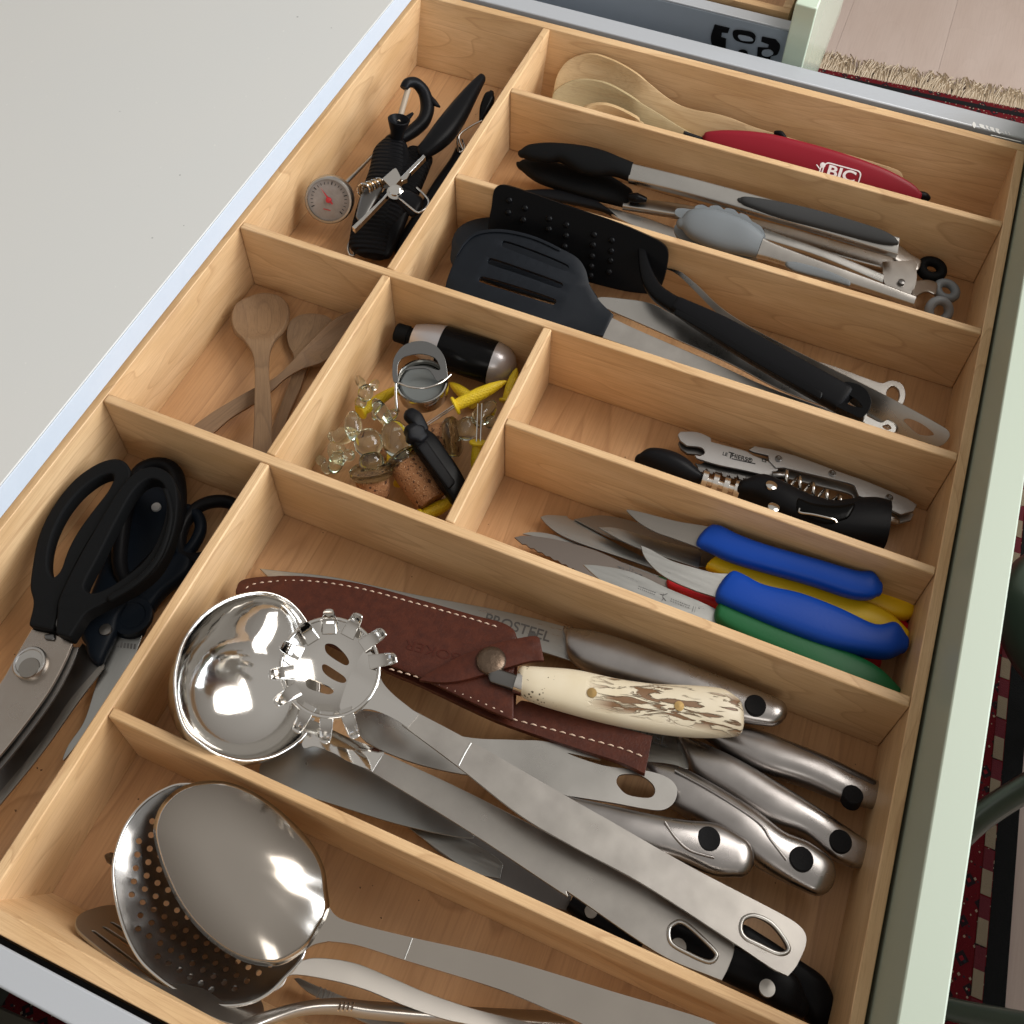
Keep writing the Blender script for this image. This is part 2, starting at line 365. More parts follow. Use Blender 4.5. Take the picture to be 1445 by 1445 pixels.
# fringe: bunches of threads along the far end of the rug
V=[];Fc=[]
for k in range(900):
    x=-.25+1.07*k/900+random.uniform(-.002,.002); y0=yr(x,1.652).y; a=.25*math.sin(k*.11)+random.gauss(0,.22); L=random.uniform(.045,.075); wd=.0022
    pts=[Vector((x,y0,-.846))]
    for j in range(1,4):
        s=j/3; pts.append(Vector((x+math.sin(a)*L*s*s+random.uniform(-.002,.002),y0+L*s*math.cos(a),-.846+.004*math.sin(s*3)+random.uniform(0,.004))))
    b=len(V)
    for j,p in enumerate(pts):
        ww=wd*(1-.15*j); V+=[p+Vector((-ww,0,0)),p+Vector((ww,0,0)),p+Vector((0,0,.0025))]
    for j in range(3):
        c=b+3*j
        for (m0,m1) in ((0,1),(1,2),(2,0)): Fc.append((c+m0,c+m1,c+3+m1,c+3+m0))
fr=mesh('fringe',V,Fc,mat('beige_fringe_thread',(.60,.49,.36),.9,var=(.46,.36,.25),nscale=120),rug,smooth=False); fr['kind']='stuff'
# stool in the lower right
st=thing('kitchen_stool','dark green rounded stool with splayed legs standing on the red rug','stool')
GST=mat('dark_green_stool_enamel',(.07,.10,.075),.3,0,coat=.3)
c=U(1556,875,-.42)
lathe('seat',c+Vector((0,0,-.06)),c+Vector((0,0,.1)),[(0,.0),(.0,.045),(.006,.070),(.02,.088),(.04,.094),(.065,.088),(.078,.074),(.083,.04),(.084,0)],GST,st,n=48,cap=False)
tube('leg',[U(1330,1205,-.55),U(1385,1152,-.54),U(1470,1098,-.53)],.0125,GST,st)
tube('leg',[U(1300,1408,-.70),U(1345,1425,-.70),U(1480,1450,-.70)],.011,GST,st)
for a in (0.6,2.1):
    tube('leg',[c+Vector((.06*math.cos(a),.06*math.sin(a),-.05)),c+Vector((.17*math.cos(a),.17*math.sin(a),-.42))],.011,GST,st)
tb=thing('added_shade_table','unseen table added to shade the red rug and the floor','table')  # table added out of view to throw shade on rug and floor
TW=mat('shade_table_laminate',(.42,.38,.33),.5)
box('shade_table_top',.69,1.75,-1.1,.82,-.145,-.115,TW,tb,bev=.003)
for (x,y) in ((1.05,-.95),(1.65,-.95),(1.05,.68),(1.65,.68)): box('leg',x-.03,x+.03,y-.03,y+.03,-.842,-.146,TW,tb)
# ---------------------------------------------------------------- neighbouring drawer
nd=thing('pulled_out_drawer','partly open drawer beyond the grey rail with a green front and blue grey metal side','drawer')
nf=box('drawer_front',.3255,.3445,.540,1.35,-.165,.045,GRD,nd,bev=.0012)
box('drawer_front',.300,.3195,.545,1.35,-.50,-.172,GRD,nd,bev=.0012)
box('side_panel',-.25,.3238,.5645,.566,-.135,-.001,SID,nd)
box('side_top_rail',-.25,.3238,.5645,.578,-.0008,.0012,GRY,nd,bev=.0005)
box('bottom_panel',-.25,.3238,.566,1.3,-.135,-.130,DGY,nd)
box('back_panel',-.26,-.2505,.566,1.3,-.135,-.001,DGY,nd)
no_=thing('neighbour_organizer','maple organizer edge inside the partly open drawer beyond','organizer')
box('outer_wall',-.24,.318,.584,.592,-.062,.004,WX,no_)
box('outer_wall',.310,.318,.5925,1.2,-.062,.004,WY,no_)
box('base',-.24,.318,.584,1.2,-.070,-.0625,WB,no_)
PS=Pl(Vector((-.25,.5645,-.04)),Vector((.3,.5645,-.04)),90)
def plate_y(name,pts,m,y,t=.003,holes=()):
    P=Pl(Vector((0,y,0)),Vector((1,y,0)),90)   # stands upright, normal along -y
    return sheet(name,P,pts,m,nd,holes=holes,t=t,step=.01)
HK=mat('black_clip_plastic',(.006,.006,.007),.5)
plate_y('mounting_hook',[(1008,36,1),(1029,41,1),(1027,47,1),(1018,46,1),(1017,54,1),(1024,56,1),(1023,72,1),(1005,68,1),(1003,52)],HK,.5625)
plate_y('slot_plate',[(1037,43),(1060,46),(1066,53),(1061,62),(1040,58),(1034,50)],HK,.5625,t=.001)
plate_y('slot_bolt',[(1042,50),(1058,53),(1062,58),(1046,57)],SID,.5615,t=.002)
plate_y('slot_plate',[(1042,72),(1050,71),(1055,76),(1049,79),(1043,77)],HK,.5625,t=.001)
plate_y('latch_bracket',[(1075,53,1),(1094,57,1),(1100,66),(1097,77),(1088,80),(1086,87,1),(1068,83,1),(1069,68,1),(1083,69,1),(1085,63,1),(1074,59,1)],HK,.5625,t=.002)
plate_y('latch_cam',[(1076,72),(1086,71),(1091,76),(1084,80),(1076,78)],SID,.5612,t=.002)
# ---------------------------------------------------------------- our drawer
dr=thing('pulled_out_drawer','fully open drawer with grey metal sides and mint green front holding the maple organizer','drawer')
box('drawer_front',.5390,.5582,-.60,.5335,-.16,.0500,GRN,dr,bev=.0010)
box('side_rail',-.30,.5385,.4985,.5185,-.13,0,GRY,dr,bev=.0012)
box('side_rail',-.30,.5385,-.3075,-.2925,-.13,-.001,GRY,dr,bev=.0012)
box('inner_channel',-.30,.5383,.4932,.4982,-.13,-.006,DGY,dr)
box('bottom_panel',-.30,.5385,-.2920,.493,-.130,-.0745,DGY,dr)
# rail emblem: small white mark near the front end of the far rail
PW=Pl(Vector((0,.51,.0001)),Vector((1,.51,.0001)))
WHT=mat('white_print',(.85,.85,.84),.5)
sheet('printed_emblem',PW,[(1374,172),(1377,176),(1375,181),(1372,176)],WHT,dr,t=.0001,step=.01,zo=.0002)
for i,(a,b,c,d) in enumerate([(1382,174,1390,182),(1391,176,1396,184),(1397,178,1404,186),(1405,180,1411,189),(1412,184,1416,189),(1418,186,1420,190),(1423,188,1425,191)]):
    sheet('printed_mark',PW,[(a,b+1),(c-1,b+3),(c-2,d-4),(c,d),(a+2,d-2),(a,d-5)],WHT,dr,t=.0001,step=.01,zo=.0002)
sheet('white_edge_line',PW,[(1398,190,1),(1441,200,1),(1441,201,1),(1398,191,1)],WHT,dr,t=.0001,step=.01,zo=.0002)  # thin white line along the edge of the far rail
# ---------------------------------------------------------------- the organizer
A=.4837;Bf,Bn=.3967,.3904;Cf,Cn=.2837,.2776;Df,Dn=.1722,.1656;Ef,En=.0853,.0795;Ff,Fn=0,-.0068;Gf,Gn=-.1748,-.1805;NW=-.2803
X1l,X1r,X3l,X3r,XR=.1199,.1265,.2456,.2520,.53
org=thing('drawer_organizer','maple drawer organizer with eleven compartments inside the open green fronted drawer','organizer')
zt=-.0002
box('base_panel',-.0065,XR+.0065,NW-.009,A+.0085,-.0735,FL,WB,org,bev=0)
box('outer_wall',-.0065,XR+.0068,A,A+.0082,FL+.0002,0,WX,org,lean=(0,-.0195,0))
box('outer_wall',-.0065,XR+.0068,NW-.0092,NW,FL+.0002,0,WX,org,lean=(0,.0195,0))
box('outer_wall',-.0065,0,NW+.0003,A-.0003,FL+.0002,zt,WY,org)
box('outer_wall',XR,XR+.0068,NW+.0003,A-.0003,FL+.0002,zt,WY,org)
for (x0,x1,y0,y1,m) in ((X1l,X1r,Df+.0002,A-.0003,WY),(X1r+.0002,XR-.0002,Bn,Bf,WX),(X1r+.0002,XR-.0002,Cn,Cf,WX),(.0002,XR-.0002,Dn,Df,WX),
    (X1l,X1r,Ff+.0002,Dn-.0002,WY),(X3l,X3r,Ff+.0002,Dn-.0002,WY),(X3r+.0002,XR-.0002,En,Ef,WX),(.0002,XR-.0002,Fn,Ff,WX),
    (X1l,X1r,NW+.0003,Fn-.0002,WY),(X1r+.0002,XR-.0002,Gn,Gf,WX)):
    lean=None
    box('divider',x0,x1,y0,y1,FL+.0002,zt-.0002,m,org,bev=.0009)

# crumbs and specks on the compartment floors
V=[];Fc=[]; rc=random.Random(11)
for k in range(150):
    x=rc.uniform(.005,.525); y=rc.choice([rc.uniform(-.25,.45),rc.uniform(-.16,-.01),rc.uniform(-.24,-.19)]); r=rc.uniform(.00025,.0007); b=len(V)
    for i in range(4):
        a=i*1.57+rc.uniform(-.4,.4); V.append((x+r*math.cos(a)*rc.uniform(.7,1.8),y+r*math.sin(a),FL+.0001))
    V.append((x,y,FL+r*.8)); Fc+=[(b,b+1,b+4),(b+1,b+2,b+4),(b+2,b+3,b+4),(b+3,b,b+4)]
cm=mesh('crumbs',V,Fc,mat('brown_crumbs',(.20,.11,.055),.9,var=(.05,.03,.02),nscale=400),smooth=False)
cm['kind']='stuff'; tag(cm,'tiny brown crumbs scattered on the compartment floors','crumbs')
# ================================================================ top left compartment
def ribmat(name,col,scale,axis='X',rough=.5,dist=.0012):
    m=mat(name,col,rough); n=m.node_tree.nodes;l=m.node_tree.links;b=n['Principled BSDF']
    t=n.new('ShaderNodeTexCoord'); wv=n.new('ShaderNodeTexWave'); wv.wave_type='BANDS'; wv.bands_direction=axis; wv.inputs['Scale'].default_value=scale; wv.inputs['Distortion'].default_value=.6
    l.new(t.outputs['Object'],wv.inputs[0]); bp=n.new('ShaderNodeBump'); bp.inputs['Distance'].default_value=dist; l.new(wv.outputs[0],bp.inputs['Height']); l.new(bp.outputs[0],b.inputs['Normal']); return m
RIB=ribmat('ribbed_black_grip',(.007,.007,.008),75)
def pr_(o,L): # pairs in zoom coordinates
    return [(q(o,*a),q(o,*b),*r) for a,b,*r in L]
t=thing('cherry_pitter','black cherry pitter with hooked top and pale plunger rod beside the dial thermometer','cherry pitter')
P=pl((*q(ZA,490,1090),-.050),(*q(ZA,630,470),-.036))
body('grip',P,pr_(ZA,[((368,1060),(592,1125),.012),((392,940),(628,970),.015),((440,780),(665,790),.016),((485,650),(692,650),.016),((512,535),(692,545),.015),((572,472),(684,482),.011)]),RIB,t,e=.75)
body('lower_arm',P,pr_(ZA,[((470,1090),(610,1130),.008),((560,900),(700,930),.010),((640,640),(760,690),.010),((600,480),(700,500),.008)]),BLK,t)
a=U(*q(ZA,640,470),-.034);b=U(*q(ZA,652,375),-.018)
lathe('cup',a,b,[(0,.0055),(.008,.006),(.016,.0085),(.020,.0095),(.0205,.0085),(.018,.0072),(.012,.003)],BLK,t)
hp=[U(*q(ZA,x,y),z) for x,y,z in ((682,180,-.012),(705,148,-.010),(750,150,-.014),(795,200,-.022),(815,285,-.030),(795,360,-.034),(735,420,-.036),(665,465,-.036))]
tube('hook',hp,[.0038,.0045,.005,.0055,.0062,.0062,.0060,.005],BLK,t)
tube('fin',[U(*q(ZA,820,235),-.026),U(*q(ZA,855,262),-.027),U(*q(ZA,888,287),-.029)],[.004,.0028,.0006],BLK,t)
tube('hook_web',[U(*q(ZA,735,318),-.030),U(*q(ZA,700,350),-.033),U(*q(ZA,680,372),-.034)],[.001,.0028,.002],BLK,t)
tube('plunger_rod',[U(*q(ZA,705,185),-.014),U(*q(ZA,652,372),-.022)],.0026,mat('tan_plunger_rod',(.34,.27,.20),.4),t)
BRS=mat('dark_brass_gear',(.30,.19,.09),.3,1)
co=thing('can_opener','chrome can opener with black tapered grip lying across the black cherry pitter','can opener')
P=pl((*q(ZA,810,540),-.028),(*q(ZA,1130,120),-.020))
body('upper_grip',P,pr_(ZA,[((772,505),(825,560),.011),((810,460),(890,520),.015),((862,388),(965,455),.017),((955,272),(1030,360),.016),((1045,172),(1090,240),.013),((1105,112),(1142,135),.008)]),BLK,co,e=.8)
P2=pl((*q(ZA,800,600),-.040),(*q(ZA,560,950),-.046))
body('lower_grip',P2,pr_(ZA,[((700,530),(845,590),.012),((660,640),(800,700),.014),((590,770),(735,840),.014),((520,880),(640,960),.012),((470,960),(560,1040),.010)]),RIB,co,e=.75)
sheet('frame_plate',pl((*q(ZA,400,970),-.012),(*q(ZA,800,560),-.012)),Q(ZA,[(388,962,1),(470,885,1),(560,800,1),(655,690,1),(720,625,1),(793,553,1),(806,566,1),(722,650,1),(700,690,1),(676,700,1),(600,775,1),(500,880,1),(405,977,1)]),CHR,co,t=.005,bev=.0004)
sheet('cutter_block',pl((*q(ZA,563,695),-.006),(*q(ZA,665,685),-.006)),Q(ZA,[(622,636,1),(640,634),(668,688,1),(614,746,1),(560,690,1)]),CHR,co,t=.009,bev=.0012)
a=U(*q(ZA,632,766),-.010);lathe('drive_wheel',a,a+Vector((.2,-.3,1)),[(-.006,.0065),(0,.0065),(.001,.0045),(.004,.0045),(.0045,.003)],CHR,co)
for k in range(7):
    c=U(*q(ZA,455+k*14,760-k*5),-.018-.0004*k)
    tube('gear_ring',[c+Vector((.005*math.cos(a),.002*math.sin(a)+.001*math.cos(a),.006*math.sin(a))) for a in [i*6.283/8 for i in range(8)]],.0008,BRS if k%2 else CHR,co,closed=True,n=6)
tube('crank_loop',[U(*q(ZA,x,y),z) for x,y,z in ((650,800,-.012),(672,815,-.010),(720,855,-.009),(765,883,-.009),(810,855,-.009),(822,820,-.009),(800,785,-.009),(755,742,-.010))],.0009,CHR,co,n=8)
body('crank_hub',pl((*q(ZA,640,780),-.014),(*q(ZA,740,860),-.016)),pr_(ZA,[((625,800),(655,765),.007),((670,850),(720,770),.010),((720,900),(780,800),.009)]),BLK,co)
body('blade_arm',pl((*q(ZA,430,860),-.022),(*q(ZA,520,740),-.020)),pr_(ZA,[((410,900),(450,940),.003),((440,780),(520,830),.005),((500,700),(560,760),.004)]),DST,co)
tube('hanging_ring',[U(*q(ZA,x,y),-.055) for x,y in ((380,1040),(365,1080),(375,1120),(400,1125),(395,1085))],.0012,STL,co,n=8)
bo=thing('wire_peeler','black handled peeler with chrome wire bow half hidden against the divider','peeler')
body('finger_rest',pl((*q(ZA,1130,360),-.030),(*q(ZA,1175,205),-.022)),pr_(ZA,[((1108,360),(1130,365),.006),((1112,290),(1160,320),.008),((1140,215),(1195,250),.008),((1165,200),(1192,212),.005)]),BGL,bo)
tube('wire_bow',[U(*q(ZA,x,y),z) for x,y,z in ((1018,530,-.036),(995,475,-.033),(1000,440,-.031),(1060,395,-.029),(1125,362,-.028))],.0008,CHR,bo,n=8)
tube('wire_bow',[U(*q(ZA,x,y),-.037) for x,y in ((985,455),(985,500),(998,540),(1025,520),(1012,470))],.0010,CHR,bo,n=8)
body('handle',pl((*q(ZA,690,1040),-.056),(*q(ZA,990,560),-.042)),pr_(ZA,[((630,1060),(680,1110),.010),((740,900),(800,960),.011),((850,720),(930,780),.012),((940,590),(1010,640),.010),((975,520),(1020,560),.007)]),BLK,bo)
th=thing('dial_thermometer','round steel dial thermometer with a red needle resting in the top left compartment','thermometer')
n_=Vector((.17,-.87,.46)).normalized(); n_=(n_*.8+(CP-U(*q(ZA,256,812),-.035)).normalized()*.45).normalized()
D=U(*q(ZA,256,812),-.034)
lathe('case',D,D-n_,[(-.0012,.0172),(-.0012,.0188),(0,.0196),(.002,.0199),(.007,.0199),(.0105,.0190),(.011,.0),],STL,th,n=48,cap=False)
FACE=mat('thermometer_face',(.30,.27,.25),.4,0,var=(.22,.19,.17),nscale=500)
lathe('face',D,D-n_,[(.0006,0),(.0006,.0174)],FACE,th,n=40,cap=False)
P=Pl(D+n_*-.0003,D+n_*-.0003+n_.orthogonal()*.01); 
sx=Vector((1,0,0))-n_*n_.x; sx.normalize(); P=Pl(D-n_*.0004,D-n_*.0004+sx*.01); P.z=n_; P.x=sx; P.y=n_.cross(sx); P.M=Matrix(((P.x.x,P.y.x,P.z.x,P.A.x),(P.x.y,P.y.y,P.z.y,P.A.y),(P.x.z,P.y.z,P.z.z,P.A.z),(0,0,0,1)))
REDP=mat('red_print',(.45,.02,.03),.4); BKP=mat('black_print',(.03,.03,.03),.5)
def rawsheet(name,P,pts,m,par,t=.0003,zo=.0003): return sheet(name,P,[(x,y,1) for x,y in pts],m,par,raw=True,t=t,zo=zo,step=.05)
tip=P.loc(*q(ZA,210,740)); ctr=P.loc(*q(ZA,262,812)); d=(tip-ctr).normalized(); s=Vector((-d.y,d.x))
rawsheet('needle',P,[(ctr+s*.0008)[:],(tip)[:],(ctr-s*.0008)[:],(ctr-d*.004-s*.0006)[:],(ctr-d*.004+s*.0006)[:]],REDP,th,zo=.0009)
lathe('needle_hub',D+n_*.0002,D+n_,[(0,.0025),(.001,.0022),(.0012,0)],REDP,th,n=16,cap=False)
for k in range(21):
    a=-.6+k*(3.14+1.2)/20; c=Vector((math.cos(a),math.sin(a))); s=Vector((-c.y,c.x))*(.00022 if k%5 else .0004); r0,r1=.0128,(.0148 if k%5 else .0155)
    rawsheet('scale_mark',P,[(c*r0+s)[:],(c*r0-s)[:],(c*r1-s)[:],(c*r1+s)[:]],BKP,th,t=.0001,zo=.0002)
rawsheet('scale_mark',P,[(-.003,-.0085),(.003,-.0085),(.003,-.0078),(-.003,-.0078)],REDP,th,t=.0001,zo=.0002)
tube('stem',[D-n_*.010,D-n_*.014,U(*q(ZA,345,722),-.043),U(*q(ZA,440,628),-.049),U(*q(ZA,560,505),-.056)],[.0035,.0030,.0020,.0016,.0014],STL,th)
# ================================================================ far right compartment: wooden spoons and lighter
SW=wood('pale_beech_spoon','x',(.60,.43,.24),(.50,.34,.17),(.30,.16,.06),den=1.2,fig=.25,rough=.5)
SW2=wood('worn_olive_beech_spoon','x',(.46,.36,.20),(.38,.29,.15),(.24,.15,.07),den=1.2,fig=.2,rough=.5)
OW=wood('old_grey_brown_spoon','x',(.285,.18,.098),(.20,.12,.062),(.10,.055,.03),den=1.3,fig=.35,rough=.6)
def dish(c,rx,ry,dep,tilt=0):
    return lambda x,y: -dep*max(0,1-((x-c[0])/rx)**2-((y-c[1])/ry)**2)
wg='wooden spoons beside the red lighter'
P=pl((*q(ZT,10,330),-.036),(1273,256,-.030),52)
c=P.loc(*q(ZT,230,200))
o=sheet('wooden_spoon',P,Q(ZT,[(5,270),(30,180),(100,103),(230,72),(360,108),(480,168),(600,250),(700,332),(800,395),(900,428),(1020,450),(1130,480),(1300,545)])+[(1171,211),(1230,228),(1266,240),(1274,249),(1268,262),(1180,243),(1100,224)]+Q(ZT,[(1100,660),(900,600),(700,545),(500,500),(300,460),(100,400),(15,340)]),SW,t=.004,h=dish(c,.048,.030,.010),step=.006,bev=.001)
tag(o,'largest wooden spoon leaning highest against the far wall behind the red lighter','wooden spoon',wg)
P=pl((*q(ZT,10,400),-.032),(*q(ZT,960,640),-.040),55)
c=P.loc(*q(ZT,230,370))
o=sheet('wooden_spoon',P,Q(ZT,[(-5,345),(20,300),(100,255),(200,240),(330,262),(450,320),(560,385),(700,470),(830,550),(960,610),(1300,700),(1300,760),(940,690),(700,650),(500,600),(300,560),(100,500),(0,420)]),SW2,t=.004,h=dish(c,.042,.030,.009),step=.006,bev=.001)
tag(o,'middle wooden spoon with olive tint overlapping the largest wooden spoon','wooden spoon',wg)
P=pl((*q(ZT,200,480),-.026),(*q(ZT,700,640),-.038),50)
c=P.loc(*q(ZT,350,520))
o=sheet('wooden_spoon',P,Q(ZT,[(200,430),(240,405),(330,398),(420,425),(540,488),(640,560),(800,650),(800,690),(600,640),(400,600),(260,540),(200,480)]),SW,t=.0045,h=dish(c,.028,.02,.009),step=.005,bev=.001)
tag(o,'smallest wooden spoon, only its rim showing above the divider','wooden spoon',wg)
li=thing('utility_lighter','long red utility lighter with white logo lying over the wooden spoons','lighter')
P=pl((993,200,-.026),(1300,285,-.034),42)
LR=mat('crimson_plastic',(.24,.005,.016),.42,spec=.3)
body('handle',P,[((993,191),(993,199),.008),((999,186),(998,208),.012),((1030,184),(1024,219),.015),((1080,188),(1072,230),.016),((1140,202),(1130,248),.016),((1200,220),(1190,264),.016),((1250,239),(1240,277),.014),((1285,258),(1274,286),.010),((1299,271),(1292,287),.006)],LR,li,e=.55,endr=.3)
tube('nozzle',[UY(*q(ZT,835,578),P.A.y-.004),P.M@Vector((.002,.001,.0)),],.0022,BLK,li)
tube('trigger',[U(1093,187,-.020),U(1101,189,-.019),U(1108,196,-.020)],[.0015,.003,.002],BLK,li)
tube('end_cap',[U(1297,276,-.034),U(1305,277,-.034),U(1311,281,-.036)],[.004,.0035,.002],BLK,li)
WP=mat('white_logo_print',(.85,.80,.80),.5)
a1=P.loc(1180,236); a2=P.loc(1202,242); ang=math.degrees(math.atan2((a2-a1).y,(a2-a1).x))
text('BIC',P,(1187,246),ang,.0125,WP,li,h=.0081,sx=1.25,bold=.0003)
cx=P.loc(1187,246,.0081)
def rrect(w_,h_,r,cx,ang,k=4):
    o=[]
    for sx,sy,a0 in ((1,1,0),(-1,1,90),(-1,-1,180),(1,-1,270)):
        for i in range(k+1):
            a=R_(a0+90*i/k); o.append(Vector((sx*(w_-r)+math.cos(a)*r,sy*(h_-r)+math.sin(a)*r)))
    c_,s_=math.cos(R_(ang)),math.sin(R_(ang)); return [Vector((cx.x+v.x*c_-v.y*s_,cx.y+v.x*s_+v.y*c_)) for v in o]
sheet('logo_frame',P,[(v.x,v.y,1) for v in rrect(.0155,.0068,.004,cx,ang)],WP,li,holes=[[(v.x,v.y,1) for v in rrect(.0145,.0058,.0034,cx,ang)]],raw=True,rawholes=True,t=.0001,zo=.0082,step=.05)
b_=P.loc(1161,233,.0082)
lathe('logo_figure_head',P.M@Vector((b_.x,b_.y,.0078)),P.M@Vector((b_.x,b_.y,.1)),[(0,.0022),(.0004,.0022),(.0005,.0014)],WP,li,n=14)
tube('logo_figure_body',[P.M@Vector((b_.x-.001,b_.y-.002,.0080)),P.M@Vector((b_.x-.001,b_.y-.006,.0080))],.0006,WP,li,n=6)
tube('logo_figure_arm',[P.M@Vector((b_.x-.005,b_.y-.001,.0080)),P.M@Vector((b_.x-.001,b_.y-.004,.0080))],.0005,WP,li,n=6)
# ================================================================ third compartment: tongs
tg=thing('black_tipped_tongs','long steel tongs with black scalloped tips and black hanging ring','tongs')
P=pl((*q(ZC,440,150),-.028),(*q(ZD,1060,270),-.022),18)
body('upper_tip',P,pr_(ZC,[((436,125),(450,158),.007),((480,98),(485,172),.010),((560,88),(570,184),.012),((640,90),(650,182),.013),((740,98),(745,238),.013),((830,114),(835,256),.013),((905,138),(895,254),.013),((970,165),(955,262),.012),((1042,192),(1018,288),.010)]),RUB,tg,e=.7,round1=False,sub=4)
P2=pl((*q(ZC,440,200),-.045),(*q(ZD,1060,380),-.045),5)
body('lower_tip',P2,pr_(ZC,[((428,190),(440,225),.006),((470,175),(520,285),.010),((600,190),(640,330),.012),((760,230),(780,372),.012),((900,260),(900,400),.012),((1020,330),(985,422),.010)]),RUB,tg,e=.7)
tube('tip_screw',[U(*q(ZC,1020,375),-.038),U(*q(ZC,1060,378),-.037),U(*q(ZC,1112,388),-.038)],[.0035,.0045,.002],BGL,tg)
body('upper_arm',P,pr_(ZB,[((372,452),(362,497),.009),((520,488),(510,532),.009),((700,536),(690,582),.009),((900,592),(890,640),.009),((1102,655),(1096,703),.009)]),STL,tg,e=.3,round0=False,round1=False)
body('thumb_pad',P,pr_(ZB,[((666,543),(670,556),.004,.0045),((690,541),(688,566),.008,.0045),((780,555),(772,596),.009,.0045),((900,583),(892,628),.009,.0045),((1040,626),(1030,664),.009,.0045),((1085,648),(1080,672),.008,.0045),((1098,660),(1094,670),.005,.0045)]),mat('charcoal_rubber_pad',(.045,.045,.045),.6),tg,e=.7)
body('lower_arm',P2,pr_(ZB,[((352,543),(346,570),.006),((520,566),(512,598),.007),((740,612),(730,645),.007),((940,668),(930,706),.007),((1150,728),(1144,762),.007)]),STL,tg,e=.3,round0=False,round1=False)
sheet('hinge_plate',pl((*q(ZB,1060,740),-.036),(*q(ZB,1150,770),-.036)),Q(ZB,[(1058,716,1),(1148,712,1),(1152,760),(1140,800),(1115,805),(1085,790),(1062,772)]),STS,tg,t=.002,bev=.0003)
a=U(*q(ZB,1110,772),-.0345);lathe('rivet',a,a+Vector((0,0,1)),[(-.002,.0028),(.0008,.0026),(.0012,.0012)],DST,tg,n=16)
body('end_tab',pl((*q(ZB,1090,690),-.040),(*q(ZB,1160,735),-.043)),pr_(ZB,[((1095,665),(1090,712),.003),((1125,690),(1118,730),.003),((1160,712),(1150,742),.003)]),STS,tg,e=.4)
def ring(name,c,n,R,r,m,par,sq=1):
    n=Vector(n).normalized(); s=n.orthogonal().normalized(); c2=n.cross(s)
    return tube(name,[c+s*math.cos(a)*R+c2*math.sin(a)*R for a in [i*2*math.pi/10 for i in range(10)]],r,m,par,closed=True,n=12,up=n)
ring('hanging_ring',U(*q(ZB,1192,737),-.047),(0,-.1,1),.0078,.0042,RUB,tg)
tg2=thing('grey_tipped_tongs','short steel tongs with grey silicone scalloped tips and grey hanging ring','tongs')
P=pl((*q(ZD,180,190),-.020),(*q(ZD,1130,500),-.026),25)
body('upper_tip',P,pr_(ZD,[((178,168),(182,212),.008),((215,134),(210,246),.012),((290,130),(275,280),.014),((370,150),(350,304),.014),((450,186),(420,316),.014),((514,236),(482,328),.012)]),GSI,tg2,e=.75,round1=False)
Pr=pl((*q(ZD,160,170),-.027),(*q(ZD,520,260),-.027),20)
sc_pts=[(150,200),(160,190),(182,172,1),(152,150),(160,128),(200,128),(232,136,1),(235,118),(262,112),(290,124,1),(300,116),(330,116),(352,132,1),(362,126),(392,132),(412,150,1),(420,146),(446,156),(466,180,1),(500,200),(520,236),(515,290),(480,330),(300,320),(170,250),(150,220)]
sheet('scalloped_tip_rim',Pr,Q(ZD,sc_pts),GSI,tg2,t=.004,bev=.0008)
body('upper_arm',P,pr_(ZD,[((512,252),(484,326),.009),((560,276),(540,340),.009),((700,330),(690,388),.009),((900,402),(890,452),.009),((1132,490),(1120,528),.009)]),STS,tg2,e=.35,round0=False,round1=False)
body('thumb_pad',P,pr_(ZD,[((612,345),(616,372),.004,.0035),((660,350),(650,388),.004,.0035),((780,385),(772,420),.004,.0035),((860,420),(856,444),.003,.0035)]),GSI,tg2,e=.6)
Pl2=pl((*q(ZD,500,220),-.036),(*q(ZD,1130,440),-.038),10)
body('lower_arm',Pl2,pr_(ZD,[((512,208),(520,262),.006),((560,230),(556,272),.006),((760,304),(752,336),.006),((1000,402),(995,440),.006)]),STL,tg2,e=.3,round0=False,round1=False)
body('end_tab',pl((*q(ZD,1120,480),-.036),(*q(ZD,1260,470),-.045)),pr_(ZD,[((1125,425),(1118,500),.002),((1180,420),(1170,470),.002),((1220,430),(1210,480),.002)]),STS,tg2,e=.4)
ring('hanging_ring',U(*q(ZD,1258,463),-.047),(.1,-.1,1),.0072,.0036,GSI,tg2)
ring('hanging_ring',U(*q(ZD,1228,545),-.044),(.3,-.55,.6),.0078,.0036,mat('pale_grey_silicone',(.20,.21,.22),.5),tg2)
bs=thing('black_bladed_spreader','slim black spatula with steel handle lying beneath the black tipped tongs','spatula')
P=pl((*q(ZC,460,350),-.050),(*q(ZC,1340,600),-.052),5)
body('blade',P,pr_(ZC,[((460,340),(470,352),.003),((560,334),(600,388),.005),((700,345),(760,420),.006),((800,372),(880,450),.006),((892,432),(960,492),.005)]),BLK,bs,e=.6)
body('handle',P,pr_(ZC,[((890,432),(958,494),.004),((1050,470),(1100,560),.004),((1250,540),(1300,640),.004),((1445,610),(1460,700),.004)]),STS,bs,e=.4)
